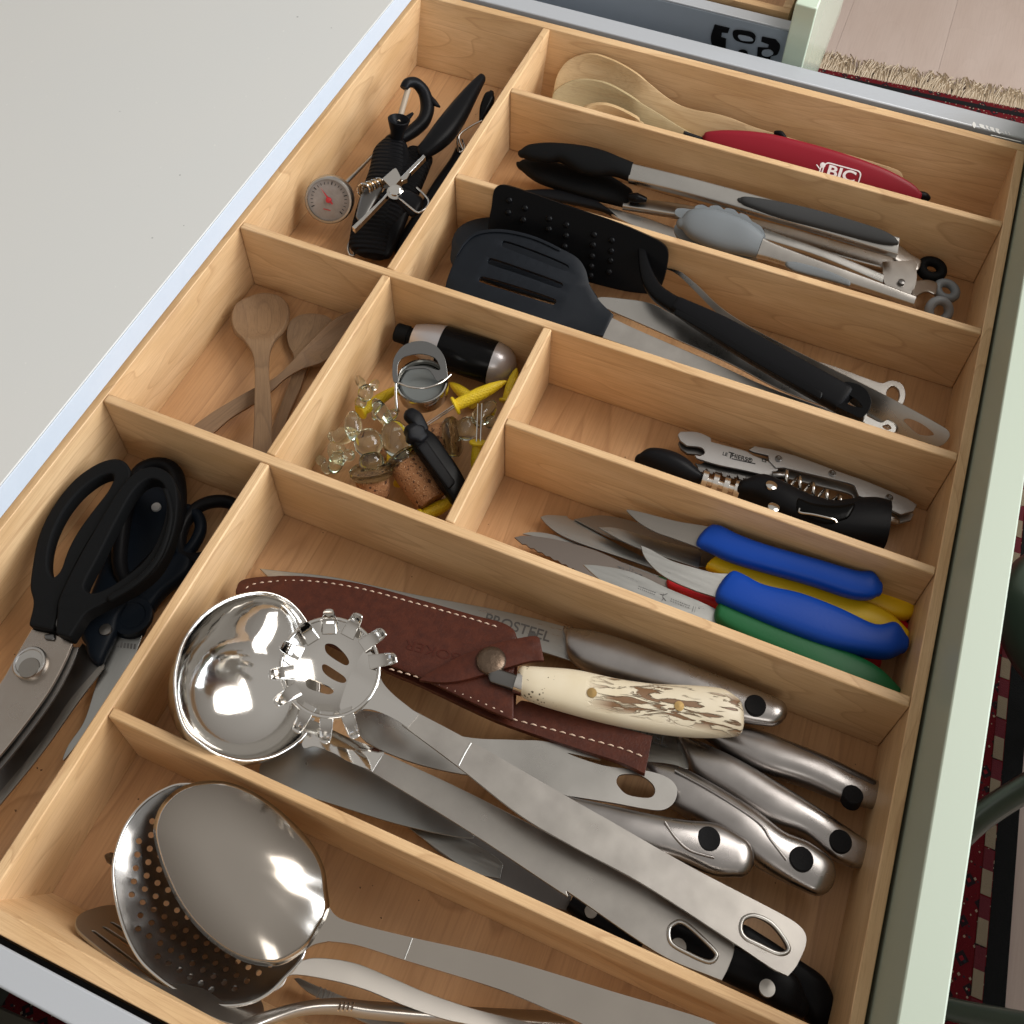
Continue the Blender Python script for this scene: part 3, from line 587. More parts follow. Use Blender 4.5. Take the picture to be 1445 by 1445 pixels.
# ================================================================ fourth compartment: turners
sp=thing('studded_spatula','glossy black studded nylon spatula standing on edge against the divider with long black handle','spatula')
P=pl3(UY(*q(ZC,300,325),.2755),UY(*q(ZC,1190,618),.2745),U(*q(ZC,1180,868),-.030))
sheet('blade',P,Q(ZC,[(283,400),(300,325),(350,308),(500,355),(700,425),(900,492),(1040,545),(1190,618),(1228,690),(1180,868),(1060,888),(830,838),(600,760),(283,640)]),BGL,sp,t=.003,bev=.0008)
for x,y in ((375,390),(460,432),(590,490),(682,522),(830,575),(925,605),(370,455),(588,545),(680,580),(825,630),(922,662),(672,638),(820,690),(918,715),(815,745),(812,795),(910,775),(450,495)):
    p=P.loc(*q(ZC,x,y)); a=P.M@Vector((p.x,p.y,-.0005)); lathe('stud',a,a+P.z,[(0,.0028),(.0012,.0026),(.0024,.0016),(.0028,0)],BGL,sp,n=14,cap=False)
P=pl((*q(ZD,150,530),-.012),(*q(ZD,930,950),-.010),12)
body('neck',P,pr_(ZC,[((1046,560),(1072,556),.003,-.006),((1064,650),(1100,640),.004,-.004),((1072,760),(1135,750),.006,-.002),((1096,850),(1185,845),.008,0),((1150,925),(1240,890),.009,0),((1235,985),(1300,925),.010,0)]),BGL,sp,e=.6)
body('handle',P,pr_(ZD,[((142,548),(176,500),.011),((300,655),(362,582),.013),((500,778),(562,692),.013),((700,893),(762,803),.013),((800,948),(870,862),.012)]),BLK,sp,e=.4,endr=.3)
body('handle_inset',P,pr_(ZD,[((152,562),(160,540),.002,.0060),((300,648),(312,620),.002,.0068),((500,770),(512,738),.002,.0068),((740,905),(750,875),.002,.0066)]),BGL,sp,e=.6)
sheet('handle_end',P,Q(ZD,[(800,945,1),(830,856),(880,853),(925,878),(947,922),(938,965),(905,993),(860,974)]),BGL,sp,holes=[Q(ZD,[(818,898),(850,898),(890,922),(912,952),(870,945),(835,925)])],t=.010,zo=.005,bev=.0012)
tn=thing('slotted_turner','navy grey silicone turner with three slots and a flat steel handle','turner')
P=pl((*q(ZC,80,760),-.016),(*q(ZC,900,1060),-.022),16)
def turn_h(x,y): return .004*math.sin(min(max(x/.11,0),1)*3.14)
sheet('head',P,Q(ZC,[(30,870),(50,790),(92,690),(130,612),(200,560),(330,552),(500,592),(650,660),(740,708),(785,770),(808,850),(860,930),(935,1005,1),(878,1118,1),(640,1075),(400,1010),(40,920)]),NAV,tn,
  holes=[Q(ZC,[(336,632),(350,615),(520,676),(686,745),(694,766),(672,778),(500,715),(345,650)]),Q(ZC,[(260,722),(278,707),(460,772),(655,842),(662,860),(640,871),(450,806),(268,740)]),Q(ZC,[(212,820),(232,806),(420,863),(618,928),(628,945),(606,958),(410,901),(222,836)])],t=.0035,h=turn_h,step=.008,bev=.0007)
sheet('head_ridge',P,Q(ZC,[(92,694,1),(132,616),(202,566),(332,556),(500,596),(650,664),(645,676),(500,612),(332,572),(205,580),(140,626)]),NAV,tn,t=.001,h=turn_h,step=.008,zo=.0012,bev=.0004)
sheet('handle',P,[(862,447,1),(900,465),(1000,508),(1100,552),(1235,598,1),(1232,610,1),(1100,577),(950,512),(850,476,1)],STS,tn,t=.002,zo=-.0005,bev=.0003)
sheet('hanging_loop',pl((*q(ZD,930,985),-.030),(*q(ZD,1050,1025),-.030)),Q(ZD,[(900,965),(930,972),(990,1000),(1020,990),(1052,1015),(1045,1042),(1000,1034),(930,1006)]),STL,tn,holes=[Q(ZD,[(998,1016),(1020,1008),(1034,1024),(1015,1030)])],t=.002,zo=0,bev=.0003)
tn2=thing('round_silicone_turner','dark navy rounded silicone turner mostly hidden behind the slotted turner','turner')
P=pl((*q(ZC,70,700),-.036),(*q(ZC,900,980),-.034),14)
sheet('head',P,Q(ZC,[(65,640),(72,590),(105,535),(190,492),(350,483),(500,502),(610,575),(690,680),(760,780),(860,925),(880,965),(700,960),(300,850),(75,740)]),NAV,tn2,t=.003,h=lambda x,y:.003*math.sin(min(max(x/.1,0),1)*3.14),step=.008,bev=.0006)
sheet('handle',P,[(845,423),(880,425),(917,431),(948,446),(1004,474),(1090,520),(1180,570),(1190,584),(1107,556),(1031,517),(952,481),(900,458),(851,436)],STL,tn2,t=.002,zo=.004,bev=.0003)
sheet('hanging_loop',pl((*q(ZD,720,760),-.044),(*q(ZD,1080,885),-.044)),Q(ZD,[(700,745),(800,770),(990,838),(1030,828),(1075,840),(1093,880),(1080,926),(1040,926),(990,892),(900,855),(720,790)]),STL,tn2,holes=[Q(ZD,[(1016,872),(1040,850),(1066,872),(1062,910),(1038,918),(1018,898)])],t=.003,bev=.0005)
ts=thing('thin_steel_turner','thin steel turner resting on edge with a long slot near its handle end','turner')
P=pl((*q(ZD,110,380),-.030),(*q(ZD,1265,1060),-.022),48)
sheet('blade',P,Q(ZD,[(108,372),(170,384),(240,438),(340,533),(480,623),(720,746),(1000,885),(1255,1025),(1272,1056),(1240,1094),(1195,1092),(1080,1052),(920,962),(700,800),(450,642),(330,560),(230,462),(160,396)]),STL,ts,holes=[Q(ZD,[(1083,993),(1105,985),(1160,1008),(1208,1050),(1150,1052),(1110,1022)])],t=.0018,bev=.0003)
# ================================================================ small spoon compartment
og='old wooden spoons in the small compartment'
P=pl((*q(ZE,330,110),-.050),(*q(ZE,340,640),-.030),-6)
c=P.loc(*q(ZE,325,160))
o=sheet('wooden_spoon',P,Q(ZE,[(224,165),(240,118),(290,90),(345,80),(402,96),(429,135),(420,188),(390,240),(366,290),(360,360),(368,480),(372,600),(373,700),(305,700),(305,560),(308,400),(302,312),(270,256),(236,212)]),OW,t=.004,h=dish(c,.028,.024,.007),step=.004,bev=.001)
tag(o,'old wooden spoon with round bowl facing up, lying on top of the other two','wooden spoon',og)
for (x0,y0,x1,y1) in ((325,92,352,120),(338,90,366,118),(350,108,362,96),(356,122,376,112),(352,128,382,134)):
    tube('carved_mark',[P.M@Vector((*P.loc(*q(ZE,x0,y0),-.0045),-.0042)),P.M@Vector((*P.loc(*q(ZE,x1,y1),-.0045),-.0046))],.0003,mat('pale_carved_wood',(.60,.48,.34),.6),o,n=5,sub=1)
P=pl((*q(ZE,120,580),-.050),(*q(ZE,600,230),-.046),22)
c=P.loc(*q(ZE,600,235))
o=sheet('wooden_spoon',P,Q(ZE,[(70,590),(140,530),(230,475),(310,430),(380,395),(440,340),(520,250),(590,185),(640,158),(700,140),(710,160),(670,225),(610,290),(550,338),(480,362),(420,397),(370,442),(300,492),(220,542),(130,612)]),OW,t=.004,h=dish(c,.03,.016,.007),step=.004,bev=.001)
tag(o,'old wooden spoon lying crosswise with its bowl tipped against the divider','wooden spoon',og)
P=pl((*q(ZE,380,620),-.060),(*q(ZE,510,200),-.056))
c=P.loc(*q(ZE,510,235))
o=sheet('wooden_spoon',P,Q(ZE,[(424,230),(435,190),(470,165),(520,157),(575,170),(600,210),(570,270),(515,322),(490,380),(470,440),(430,530),(390,640),(350,640),(378,560),(400,500),(432,420),(446,370),(450,312),(432,272)]),OW,t=.004,h=dish(c,.024,.022,.005),step=.004,bev=.001)
tag(o,'old wooden spoon at the bottom, its bowl under the crossing spoon','wooden spoon',og)
# ================================================================ cork and corn holder compartment
SIL=mat('silver_painted_plastic',(.50,.48,.49),.32,.6)
vp=thing('wine_pump','black and silver wine bottle pump lying on its side behind the chrome stopper','wine pump')
a=U(*q(ZF,598,178),-.040);b=U(*q(ZF,1372,425),-.0465)
lathe('nozzle',a,b,[(0,.0),(0,.0062),(.001,.0072),(.010,.0074),(.0105,.0066),(.013,.0066),(.0135,.0074),(.018,.0074),(.018,0)],RUB,vp,cap=False)
lathe('collar',a,b,[(.014,.0),(.014,.0102),(.020,.0125),(.030,.0150),(.036,.0160),(.036,0)],SIL,vp,n=40,cap=False)
lathe('barrel',a,b,[(.0355,0),(.0355,.0154),(.037,.0160),(.076,.0163),(.077,.0158),(.077,0)],BGL,vp,n=40,cap=False)
lathe('end_dome',a,b,[(.0765,0),(.0765,.0161),(.080,.0158),(.086,.0138),(.091,.0095),(.0935,.004),(.094,0)],SIL,vp,n=40,cap=False)
body('side_button',pl((*q(ZF,900,190),-.030),(*q(ZF,1000,245),-.030)),pr_(ZF,[((905,190),(898,205),.004),((1000,235),(992,252),.004)]),BLK,vp)
cs=thing('champagne_stopper','chrome champagne stopper with arched locking band among the corks','bottle stopper')
c0=U(*q(ZF,770,500),-.020); ax=Vector((.02,-.10,1)).normalized()
lathe('cup',c0,c0+ax,[(-.0155,.0),(-.0155,.0160),(-.014,.0178),(-.0085,.0182),(-.001,.0180),(0,.0178),(0,.0168),(-.002,.0163),(-.004,.0160)],CHR,cs,n=48,cap=False)
lathe('plug',c0,c0+ax,[(-.005,.0),(-.0038,.0148),(-.0048,.0159),(-.012,.0155)][0:1]+[(-.0034,.0),(-.0034,.0140),(-.0050,.0158),(-.012,.0158)],mat('grey_lacquered_plug',(.16,.17,.165),.25,.3),cs,n=48,cap=False)
P=pl((*q(ZF,590,520),-.016),(*q(ZF,940,470),-.016),12)
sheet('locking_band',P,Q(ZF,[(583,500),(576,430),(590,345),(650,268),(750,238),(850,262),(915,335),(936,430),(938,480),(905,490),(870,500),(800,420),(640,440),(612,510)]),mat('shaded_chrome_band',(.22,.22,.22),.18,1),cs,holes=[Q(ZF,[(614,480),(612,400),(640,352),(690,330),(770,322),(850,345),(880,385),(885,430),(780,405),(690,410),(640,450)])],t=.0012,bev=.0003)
tube('hinge_wire',[U(*q(ZF,x,y),z) for x,y,z in ((598,500,-.018),(600,600,-.024),(608,690,-.030),(616,700,-.032))],.0011,CHR,cs)
tube('hinge_wire',[U(*q(ZF,x,y),z) for x,y,z in ((612,512,-.012),(700,542,-.011),(800,546,-.011),(900,510,-.012),(962,460,-.013))],.0007,CHR,cs,n=8)
YEL=mat('yellow_plastic',(.80,.58,.02),.38,0); n=YEL.node_tree.nodes;l=YEL.node_tree.links
_t=n.new('ShaderNodeTexCoord');_v=n.new('ShaderNodeTexVoronoi');_v.inputs['Scale'].default_value=650;_v.inputs['Randomness'].default_value=.2;l.new(_t.outputs['Object'],_v.inputs[0]);_b=n.new('ShaderNodeBump');_b.inputs['Distance'].default_value=.0006;_b.invert=True;l.new(_v.outputs['Distance'],_b.inputs['Height']);l.new(_b.outputs[0],n['Principled BSDF'].inputs['Normal'])
YFL=mat('yellow_plastic_flange',(.78,.56,.02),.35)
def corn(label,f,fz,tp,tz,r=.0052,prong=None):
    t=thing('corn_holder',label,'corn holder','yellow corn holders')
    r*=.87; a=U(*q(ZF,*f),fz); b=U(*q(ZF,*tp),tz); L=(b-a).length; d=(b-a).normalized()
    lathe('handle',a,b,[(.001,0),(.001,r*.85),(L*.15,r*.93),(L*.45,r),(L*.7,r*.82),(L*.88,r*.5),(L*.97,r*.2),(L,0)],YEL,t,n=20,cap=False)
    lathe('flange',a,b,[(-.0008,0),(-.0008,r*1.25),(0,r*1.4),(.0012,r*1.35),(.002,r*.9),(.002,0)],YFL,t,n=24,cap=False)
    s=d.orthogonal().normalized()
    if prong:
        for k in (-1,1):
            pa=a+s*k*.0016; pb=U(*q(ZF,*prong[0]),prong[1])+s*k*.0016; tube('prong',[pa,pb],[.0006,.0005],CHR,t,n=6,sub=1)
corn('yellow corn holder on top, pointing up right beside the silver dome',(988,665),-.030,(1332,500),-.022,.0056,((808,785),-.036))
corn('yellow corn holder lying under the glass stoppers at the left',(366,704),-.046,(640,530),-.050,.0050)
corn('yellow corn holder standing against the divider with two prongs up',(1142,905),-.036,(1125,1180),-.058,.0052,((1152,650),-.024))
corn('yellow corn holder at the bottom corner under the large cork',(770,1395),-.052,(1010,1270),-.050,.0056)
corn('yellow corn holder half hidden beneath the black barrel of the pump',(1120,640),-.056,(950,510),-.056,.0050)
corn('yellow corn holder upright between pump dome and divider',(1330,640),-.050,(1395,415),-.040,.0050)
corn('yellow corn holder under the glass figure, next to the large cork',(640,1165),-.056,(520,880),-.054,.0052)
pc=thing('pocket_clip_tool','black plastic clip tool standing diagonally between the corks','clip')
P=pl((*q(ZF,730,850),-.022),(*q(ZF,1000,1230),-.034),-10)
body('bar',P,pr_(ZF,[((765,815),(680,875),.009),((850,870),(735,960),.010),((930,980),(820,1080),.010),((1000,1080),(890,1190),.010),((1055,1180),(965,1295),.009)]),BGL,pc,e=.35)
body('bar_inset',P,pr_(ZF,[((800,900),(745,945),.002,.005),((900,1040),(850,1090),.002,.005),((985,1160),(940,1210),.002,.005)]),BLK,pc,e=.4)
body('head',P,pr_(ZF,[((725,700),(668,755),.008,.003),((765,730),(710,800),.008,.003),((800,800),(745,850),.008,.001)]),BLK,pc,e=.4)
body('hook',P,pr_(ZF,[((740,805),(668,850),.010,.004),((780,815),(675,895),.010,.003),((790,850),(720,910),.010,.002)]),BLK,pc,e=.4)
CRK=mat('cork',(.44,.215,.095),.8,0,bump=.0012,nscale=900,var=(.30,.13,.05))
specks(CRK,[(330,.86,(.09,.035,.015)),(700,.80,(.15,.06,.025)),(800,.75,(.55,.33,.18))])
GLS=mat('clear_glass',(.80,.87,.79),.02,0,trans=1,ior=1.47,spec=.5)
GLS2=mat('tinted_glass',(.62,.70,.58),.05,0,trans=1,ior=1.47,spec=.5)
def blob(name,A,B,prof,m,par,n=18): 
    # smooth round profile along A->B, radii in metres at fractions
    L=(Vector(B)-Vector(A)).length; return lathe(name,A,B,[(f*L,r) for f,r in prof],m,par,n=n,cap=False,ang=80)
def roundp(r,k=8,a=1.0): return [( (1-math.cos(math.pi*i/k))/2, r*math.sin(math.pi*i/k)*a) for i in range(k+1)]
def stopper(label,cork,rc,fl,rf,figs):
    t=thing('glass_stopper',label,'bottle stopper','cork bottle stoppers with glass tops')
    a=U(*q(ZF,*cork[0][:2]),cork[0][2]); b=U(*q(ZF,*cork[1][:2]),cork[1][2]); L=(b-a).length
    lathe('cork_plug',a,b,[(0,0),(0,rc*.86),(.001,rc*.93),(L*.5,rc),(L-.0005,rc),(L,0)],CRK,t,n=32,cap=False)
    d=(b-a).normalized()
    lathe('glass_flange',b,b+d,[(-.0015,rc*.5),(-.0015,rf*.92),(.0005,rf),(.004,rf),(.0060,rf*.86),(.0065,rf*.5),(.0065,0)],GLS2,t,n=40,cap=False)
    for (A,B,r) in figs:
        a2=U(*q(ZF,*A[:2]),A[2]);b2=U(*q(ZF,*B[:2]),B[2]); blob('glass_figure',a2,b2,roundp(r*.82),GLS,t)
    return t
stopper('largest cork stopper lying forward in the middle, clear glass figure with yellow showing through',((838,1300,-.048),(660,1040,-.040)),.0118,None,.0138,
    [((640,1010,-.038),(560,760,-.030),.0125),((560,800,-.030),(455,620,-.030),.0062),((520,760,-.028),(610,700,-.026),.005),((490,640,-.030),(455,760,-.036),.004)])
stopper('cork stopper at the near left partly hidden by the divider, bulbous clear glass top',((458,1262,-.050),(440,1120,-.038)),.0112,None,.0145,
    [((440,1100,-.036),(440,960,-.030),.0105),((430,1000,-.030),(410,820,-.026),.0120),((330,900,-.030),(310,700,-.024),.0075),((330,840,-.030),(180,880,-.040),.0075)])
stopper('cork stopper on the right under the prongs, thick glass flange facing right',((822,895,-.046),(955,872,-.042)),.0112,None,.0142,
    [((1010,870,-.042),(1120,760,-.042),.010),((1100,800,-.042),(1250,640,-.044),.0085),((1180,740,-.044),(1260,800,-.050),.006)])
t=thing('glass_stopper','clear glass figure stopper lying at the left wall with its cork underneath','bottle stopper','cork bottle stoppers with glass tops')
for A,B,r in (((180,900,-.050),(250,1040,-.050),.009),((235,960,-.046),(180,1110,-.052),.0075),((130,1000,-.056),(85,1050,-.058),.0055),((120,1040,-.056),(170,1110,-.058),.005),((250,1000,-.045),(330,980,-.046),.006),((200,830,-.046),(180,900,-.052),.006),
    ((390,640,-.036),(410,520,-.030),.0075),((400,560,-.032),(340,470,-.036),.0045),((430,560,-.032),(480,500,-.034),.0045),((360,680,-.040),(380,600,-.038),.006)):
    blob('glass_figure',U(*q(ZF,A[0],A[1]),A[2]),U(*q(ZF,B[0],B[1]),B[2]),roundp(r*.74),GLS,t)
lathe('cork_plug',U(*q(ZF,470,1010),-.058),U(*q(ZF,560,1000),-.058),[(0,0),(0,.0062),(.010,.0066),(.010,0)],CRK,t,cap=False)
# ================================================================ corkscrew compartment
SAT=mat('bead_blasted_steel',(.36,.355,.35),.42,1,bump=.00004,nscale=900)
ms=thing('waiter_corkscrew','matte steel waiter corkscrew with open spiral and engraved lever on the maple base','corkscrew')
P=pl((*q(ZG,262,130),-.046),(*q(ZG,1355,440),-.048),6)
lever=[(250,112,1),(264,98,1),(340,100),(402,125,1),(405,145,1),(560,186),(600,208,1),(680,240,1),(716,272,1),(682,306,1),(560,278),(430,250),(338,222,1),(328,205,1),(352,210),(374,198),(368,178),(345,168),(292,163,1),(262,140,1)]
sheet('lever',P,Q(ZG,lever),SAT,ms,t=.0022,zo=.001,bev=.0003)
sheet('inner_lever',P,Q(ZG,[(x+6,y+22)+tuple(r) for x,y,*r in lever]),DST,ms,t=.003,zo=-.004,bev=.0003)
hb=[(578,186,1),(604,168,1),(680,182,1),(800,215),(1000,288),(1130,334),(1310,410,1),(1356,440,1),(1340,470,1),(1282,486,1),(1240,466,1),(1120,410,1),(1086,400,1),(1068,352,1),(1040,340),(740,268,1),(702,270,1),(672,238,1),(668,212,1),(600,196,1)]
sheet('side_plate',P,Q(ZG,hb),SAT,ms,t=.0025,zo=.0022,bev=.0004)
sheet('side_plate',P,Q(ZG,[(x+2,y+20)+tuple(r) for x,y,*r in hb]),SAT,ms,t=.0025,zo=-.006,bev=.0004)
for x,y in ((715,228),(963,296),(1227,408)):
    p=P.loc(*q(ZG,x,y)); a=P.M@Vector((p.x,p.y,.0022)); lathe('screw',a,a+P.z,[(-.001,.0026),(.0005,.0025),(.0008,.0016),(.0003,.0010),(.0003,0)],DST,ms,n=16,cap=False)
for k,(x,y) in enumerate(((365,262),(410,270),(475,285),(510,292),(550,298))):
    sheet('lever_tooth',P,Q(ZG,[(x-20,y-10,1),(x+16,y-2,1),(x+16,y+10,1),(x+6,y+6,1),(x+4,y+16,1),(x-12,y+10,1)]),DST,ms,t=.003,zo=-.002)
a=U(*q(ZG,735,305),-.048); b=U(*q(ZG,1010,430),-.048); d=(b-a); s=Vector((0,0,1)).cross(d).normalized(); z=Vector((0,0,1)); hx=[]
for i in range(46):
    th_=i/45*4.4*2*math.pi; rr=.0052*(1-.15*i/45); hx.append(a+d*(i/45)+s*math.cos(th_)*rr+z*math.sin(th_)*rr*.9)
tube('spiral',hx,[.0013]*44+[.0009,.0003],CHR,ms,n=8,sub=2)
tube('spiral_hinge',[U(*q(ZG,690,300),-.045),U(*q(ZG,715,300),-.045),U(*q(ZG,740,300),-.046)],.003,DST,ms)
p1=P.loc(*q(ZG,460,200));p2=P.loc(*q(ZG,600,238)); an=math.degrees(math.atan2((p2-p1).y,(p2-p1).x))
INK=mat('engraved_black_fill',(.02,.02,.02),.5)
text('LE',P,q(ZG,470,200),an,.0036,INK,ms,h=.0011,bold=.00005); text('T',P,q(ZG,497,207),an,.0068,INK,ms,h=.0011,bold=.00005); text('HIERS®',P,q(ZG,548,218),an,.0044,INK,ms,h=.0011,bold=.00008)
sheet('engraved_line',P,Q(ZG,[(500,222,1),(610,246,1),(609,250,1),(499,226,1)]),INK,ms,t=.0001,zo=.0012,step=.05)
text('囗',P,q(ZG,648,232),an,.004,INK,ms,h=.0011) if 0 else sheet('engraved_mark',P,Q(ZG,[(640,222,1),(660,227,1),(659,242,1),(639,237,1)]),INK,ms,holes=[Q(ZG,[(644,227,1),(656,230,1),(655,238,1),(643,235,1)])],t=.0001,zo=.0012,step=.05)
bc=thing('black_corkscrew','black plastic corkscrew with round knob and chrome toothed rack next to the steel one','corkscrew')
P=pl((*q(ZG,80,215),-.046),(*q(ZG,1210,540),-.049))
body('knob',P,pr_(ZG,[((72,205),(68,238),.010),((120,182),(108,258),.018),((210,192),(180,290),.020),((290,228),(262,318),.017),((352,285),(342,330),.010)]),BLK,bc,e=1)
a=U(*q(ZG,350,312),-.047); b=U(*q(ZG,560,378),-.048); L=(b-a).length
pf=[(0,.003)]
for k in range(4):
    c=L*(.12+.235*k); pf+=[(c-.0022,.003),(c-.0018,.0068),(c+.0018,.0068),(c+.0022,.003)]
lathe('toothed_rack',a,b,pf+[(L,.003)],mat('bright_chrome_rack',(.75,.72,.68),.2,1),bc,n=20)
body('housing',P,pr_(ZG,[((560,335),(545,400),.020),((640,312),(618,430),.024),((740,352),(705,490),.026),((850,405),(805,545),.026),((960,434),(920,600),.028),((1060,424),(1030,625),.030),((1150,420),(1125,640),.031),((1220,436),(1200,650),.031)]),BLK,bc,e=.7,round1=False)
body('housing_recess',P,pr_(ZG,[((815,405),(812,470),.004,.0118),((880,430),(860,500),.005,.0122),((980,440),(950,525),.005,.0128),((1065,428),(1030,505),.004,.0138)]),mat('dark_recess_gloss',(.003,.003,.003),.2),bc,e=.8)
tube('spring_wire',[P.M@Vector((*P.loc(*q(ZG,x,y),h),h)) for x,y,h in ((815,452,.0145),(818,470,.0150),(880,480,.0162),(955,497,.0165),(980,505,.0162),(988,518,.016))],.0007,CHR,bc,n=6)
for x,y,h in ((685,345,.0122),(695,447,.0122)):
    p=P.loc(*q(ZG,x,y),h);a=P.M@Vector((p.x,p.y,h)); lathe('rivet',a,a+P.z+P.y*.2,[(-.001,.004),(.0006,.0038),(.0012,.002),(.0013,0)],CHR,bc,n=18,cap=False)
body('foil_cutter',P,pr_(ZG,[((1215,470),(1210,510),.006,-.004),((1250,480),(1240,522),.005,-.004),((1272,500),(1262,525),.003,-.004)]),STS,bc)
# ================================================================ paring knife compartment
BLU=mat('blue_plastic_grip',(.0015,.050,.34),.45,0,spec=.25,bump=.00008,nscale=500)
YLG=mat('yellow_plastic_grip',(.90,.58,.010),.42,0,bump=.00008,nscale=500)
REG=mat('red_plastic_grip',(.60,.012,.018),.4,0,bump=.00005,nscale=500)
GNG=mat('green_plastic_grip',(.010,.115,.036),.45,0,spec=.3,bump=.00008,nscale=500)
BLD=mat('satin_blade',(.38,.38,.365),.32,1,bump=.00002,scl=(1,12,12),nscale=90,rv=.06)
BLW=mat('grey_blade',(.27,.25,.225),.36,1,bump=.00002,scl=(1,12,12),nscale=90,rv=.06)
kg='paring knives with coloured grips'
def knife(label,a,b,hs,bo,bl,m,bm,bz=0,e=.65,cat='knife',group=kg,roll=0,t=.0014,rest=()):
    t_=thing('paring_knife',label,cat,group); P=pl(a,b,roll)
    body('grip',P,hs,m,t_,e=e,endr=.25); s=sheet('blade',P,Q(bo,bl),bm,t_,t=t,zo=bz,bev=.0002); return t_,P
k1,_=knife('upper blue handled knife with brownish curved blade against the far divider',(*q(ZH,480,120),-.030),(*q(ZH,1250,345),-.026),
 pr_(ZH,[((721,143),(664,214),.012),((745,150),(700,230),.014),((800,178),(770,262),.015),((900,214),(870,292),.016),((1050,256),(1030,337),.016),((1180,294),(1160,380),.016),((1235,298),(1225,387),.015),((1262,330),(1256,375),.010)]),
 ZP,[(598,-5),(640,45),(700,95),(800,150),(900,185),(1080,250,1),(1100,260,1),(1150,170,1),(1190,115,1),(1090,98),(950,75),(800,38),(700,12)],BLU,BLW,roll=12)
k2,_=knife('lower blue handled knife with pale curved blade overlapping the green one',(*q(ZH,480,230),-.030),(*q(ZH,1340,540),-.030),
 pr_(ZH,[((788,299),(727,392),.013),((815,312),(755,412),.015),((880,346),(830,447),.017),((1000,374),(960,502),.018),((1130,424),(1090,547),.018),((1240,476),(1210,570),.018),((1308,468),(1290,578),.017),((1346,510),(1338,560),.010)]),
 ZP,[(695,238,1),(718,310),(780,390),(880,465),(1050,540),(1205,590,1),(1240,600,1),(1300,500,1),(1315,430,1),(1200,425),(1080,395),(900,340),(760,265)],BLU,BLD)
k3,P3=knife('green handled knife with straight pointed printed blade beside the near divider',(*q(ZH,285,272),-.034),(*q(ZH,1310,690),-.036),
 pr_(ZH,[((742,404),(727,466),.013),((775,414),(752,486),.014),((850,440),(820,525),.015),((1000,490),(970,600),.016),((1130,550),(1090,660),.016),((1250,612),(1210,700),.014),((1322,676),(1300,725),.008)]),
 ZP,[(302,368,1),(400,374),(560,400),(700,445),(880,530),(1100,620),(1222,680,1),(1240,700,1),(1215,780,1),(1000,715),(700,610),(520,530),(400,458)],GNG,BLD)
k4,_=knife('yellow handled knife lying between the two blue ones',(*q(ZH,410,160),-.046),(*q(ZH,1345,510),-.044),
 pr_(ZH,[((740,248),(695,287),.010),((830,262),(780,335),.014),((1000,318),(960,410),.015),((1150,372),(1120,460),.015),((1280,430),(1250,500),.014),((1352,492),(1330,535),.010)]),
 ZP,[(408,115,1),(520,118),(650,152),(800,195),(950,235),(1080,260,1),(1110,290,1),(1090,390,1),(1075,388,1),(900,332),(720,272),(560,202)],YLG,BLD)
k5,_=knife('yellow handled knife reaching furthest right under the upper blue one',(*q(ZH,270,110),-.054),(*q(ZH,1370,430),-.048),
 pr_(ZH,[((900,270),(885,320),.010),((1100,328),(1085,385),.013),((1250,364),(1230,424),.014),((1325,382),(1300,450),.014),((1362,388),(1352,452),.012),((1378,424),(1374,440),.006)]),
 ZP,[(240,60,1),(420,33),(600,62),(740,108),(900,170),(1080,250),(1200,300,1),(1210,360,1),(1080,380),(700,252),(480,180)],YLG,BLW)
k6,P6=knife('red handled knife with dark serrated blade, mostly under the green and blue ones',(*q(ZH,60,185),-.052),(*q(ZH,1250,600),-.056),
 pr_(ZH,[((566,322),(570,352),.008),((650,350),(640,392),.012),((735,376),(725,425),.013),((1000,450),(980,515),.013),((1220,545),(1195,606),.012),((1262,585),(1242,622),.008)]),
 ZH,[(60,182,1)]+[(60+i*13+(0),186+i*6.6+(0 if i%2 else 5),1) for i in range(1,22)]+[(450,330),(570,352,1),(585,340,1),(572,326,1),(450,280),(330,226),(200,190),(100,176)],REG,mat('dark_serrated_blade',(.22,.19,.17),.35,1))
k7,_=knife('red handled knife with nicked pale blade tip, lowest in the pile',(*q(ZH,150,115),-.056),(*q(ZH,1350,500),-.056),
 pr_(ZH,[((800,300),(790,340),.010),((1000,360),(980,410),.012),((1200,420),(1180,480),.012),((1310,445),(1290,505),.012),((1352,470),(1345,515),.010)]),
 ZP,[(13,45,1),(60,32),(192,38,1),(205,55,1),(235,68,1),(250,60,1),(282,72,1),(320,100),(480,200),(700,310),(900,400),(890,430),(760,388),(600,332),(300,230),(140,160),(60,100)],REG,BLD)
t=thing('paring_knife','slim pale blade tip showing above the serrated blade','knife',kg); P=pl((*q(ZH,88,170),-.058),(*q(ZH,600,340),-.060))
sheet('blade',P,Q(ZH,[(88,170,1),(120,165),(180,172),(260,200),(350,240),(560,320),(550,335),(350,260),(250,222),(150,186)]),BLD,t,t=.0014); body('grip',P,pr_(ZH,[((540,315),(535,340),.008),((800,400),(790,440),.010),((1000,470),(990,510),.008)]),GNG,t)
PT=mat('grey_blade_print',(.12,.12,.12),.5)
def fine(P,par,rows,z):
    for (x0,y0,x1,y1,n_,hgt) in rows:
        for i in range(n_):
            f0=i/n_; f1=(i+random.uniform(.5,.8))/n_; a=(x0+(x1-x0)*f0,y0+(y1-y0)*f0); b=(x0+(x1-x0)*f1,y0+(y1-y0)*f1)
            sheet('fine_print',P,Q(ZP,[(a[0],a[1],1),(b[0],b[1],1),(b[0]-hgt*.3,b[1]+hgt,1),(a[0]-hgt*.3,a[1]+hgt,1)]),PT,par,t=.00004,zo=z,step=.05)
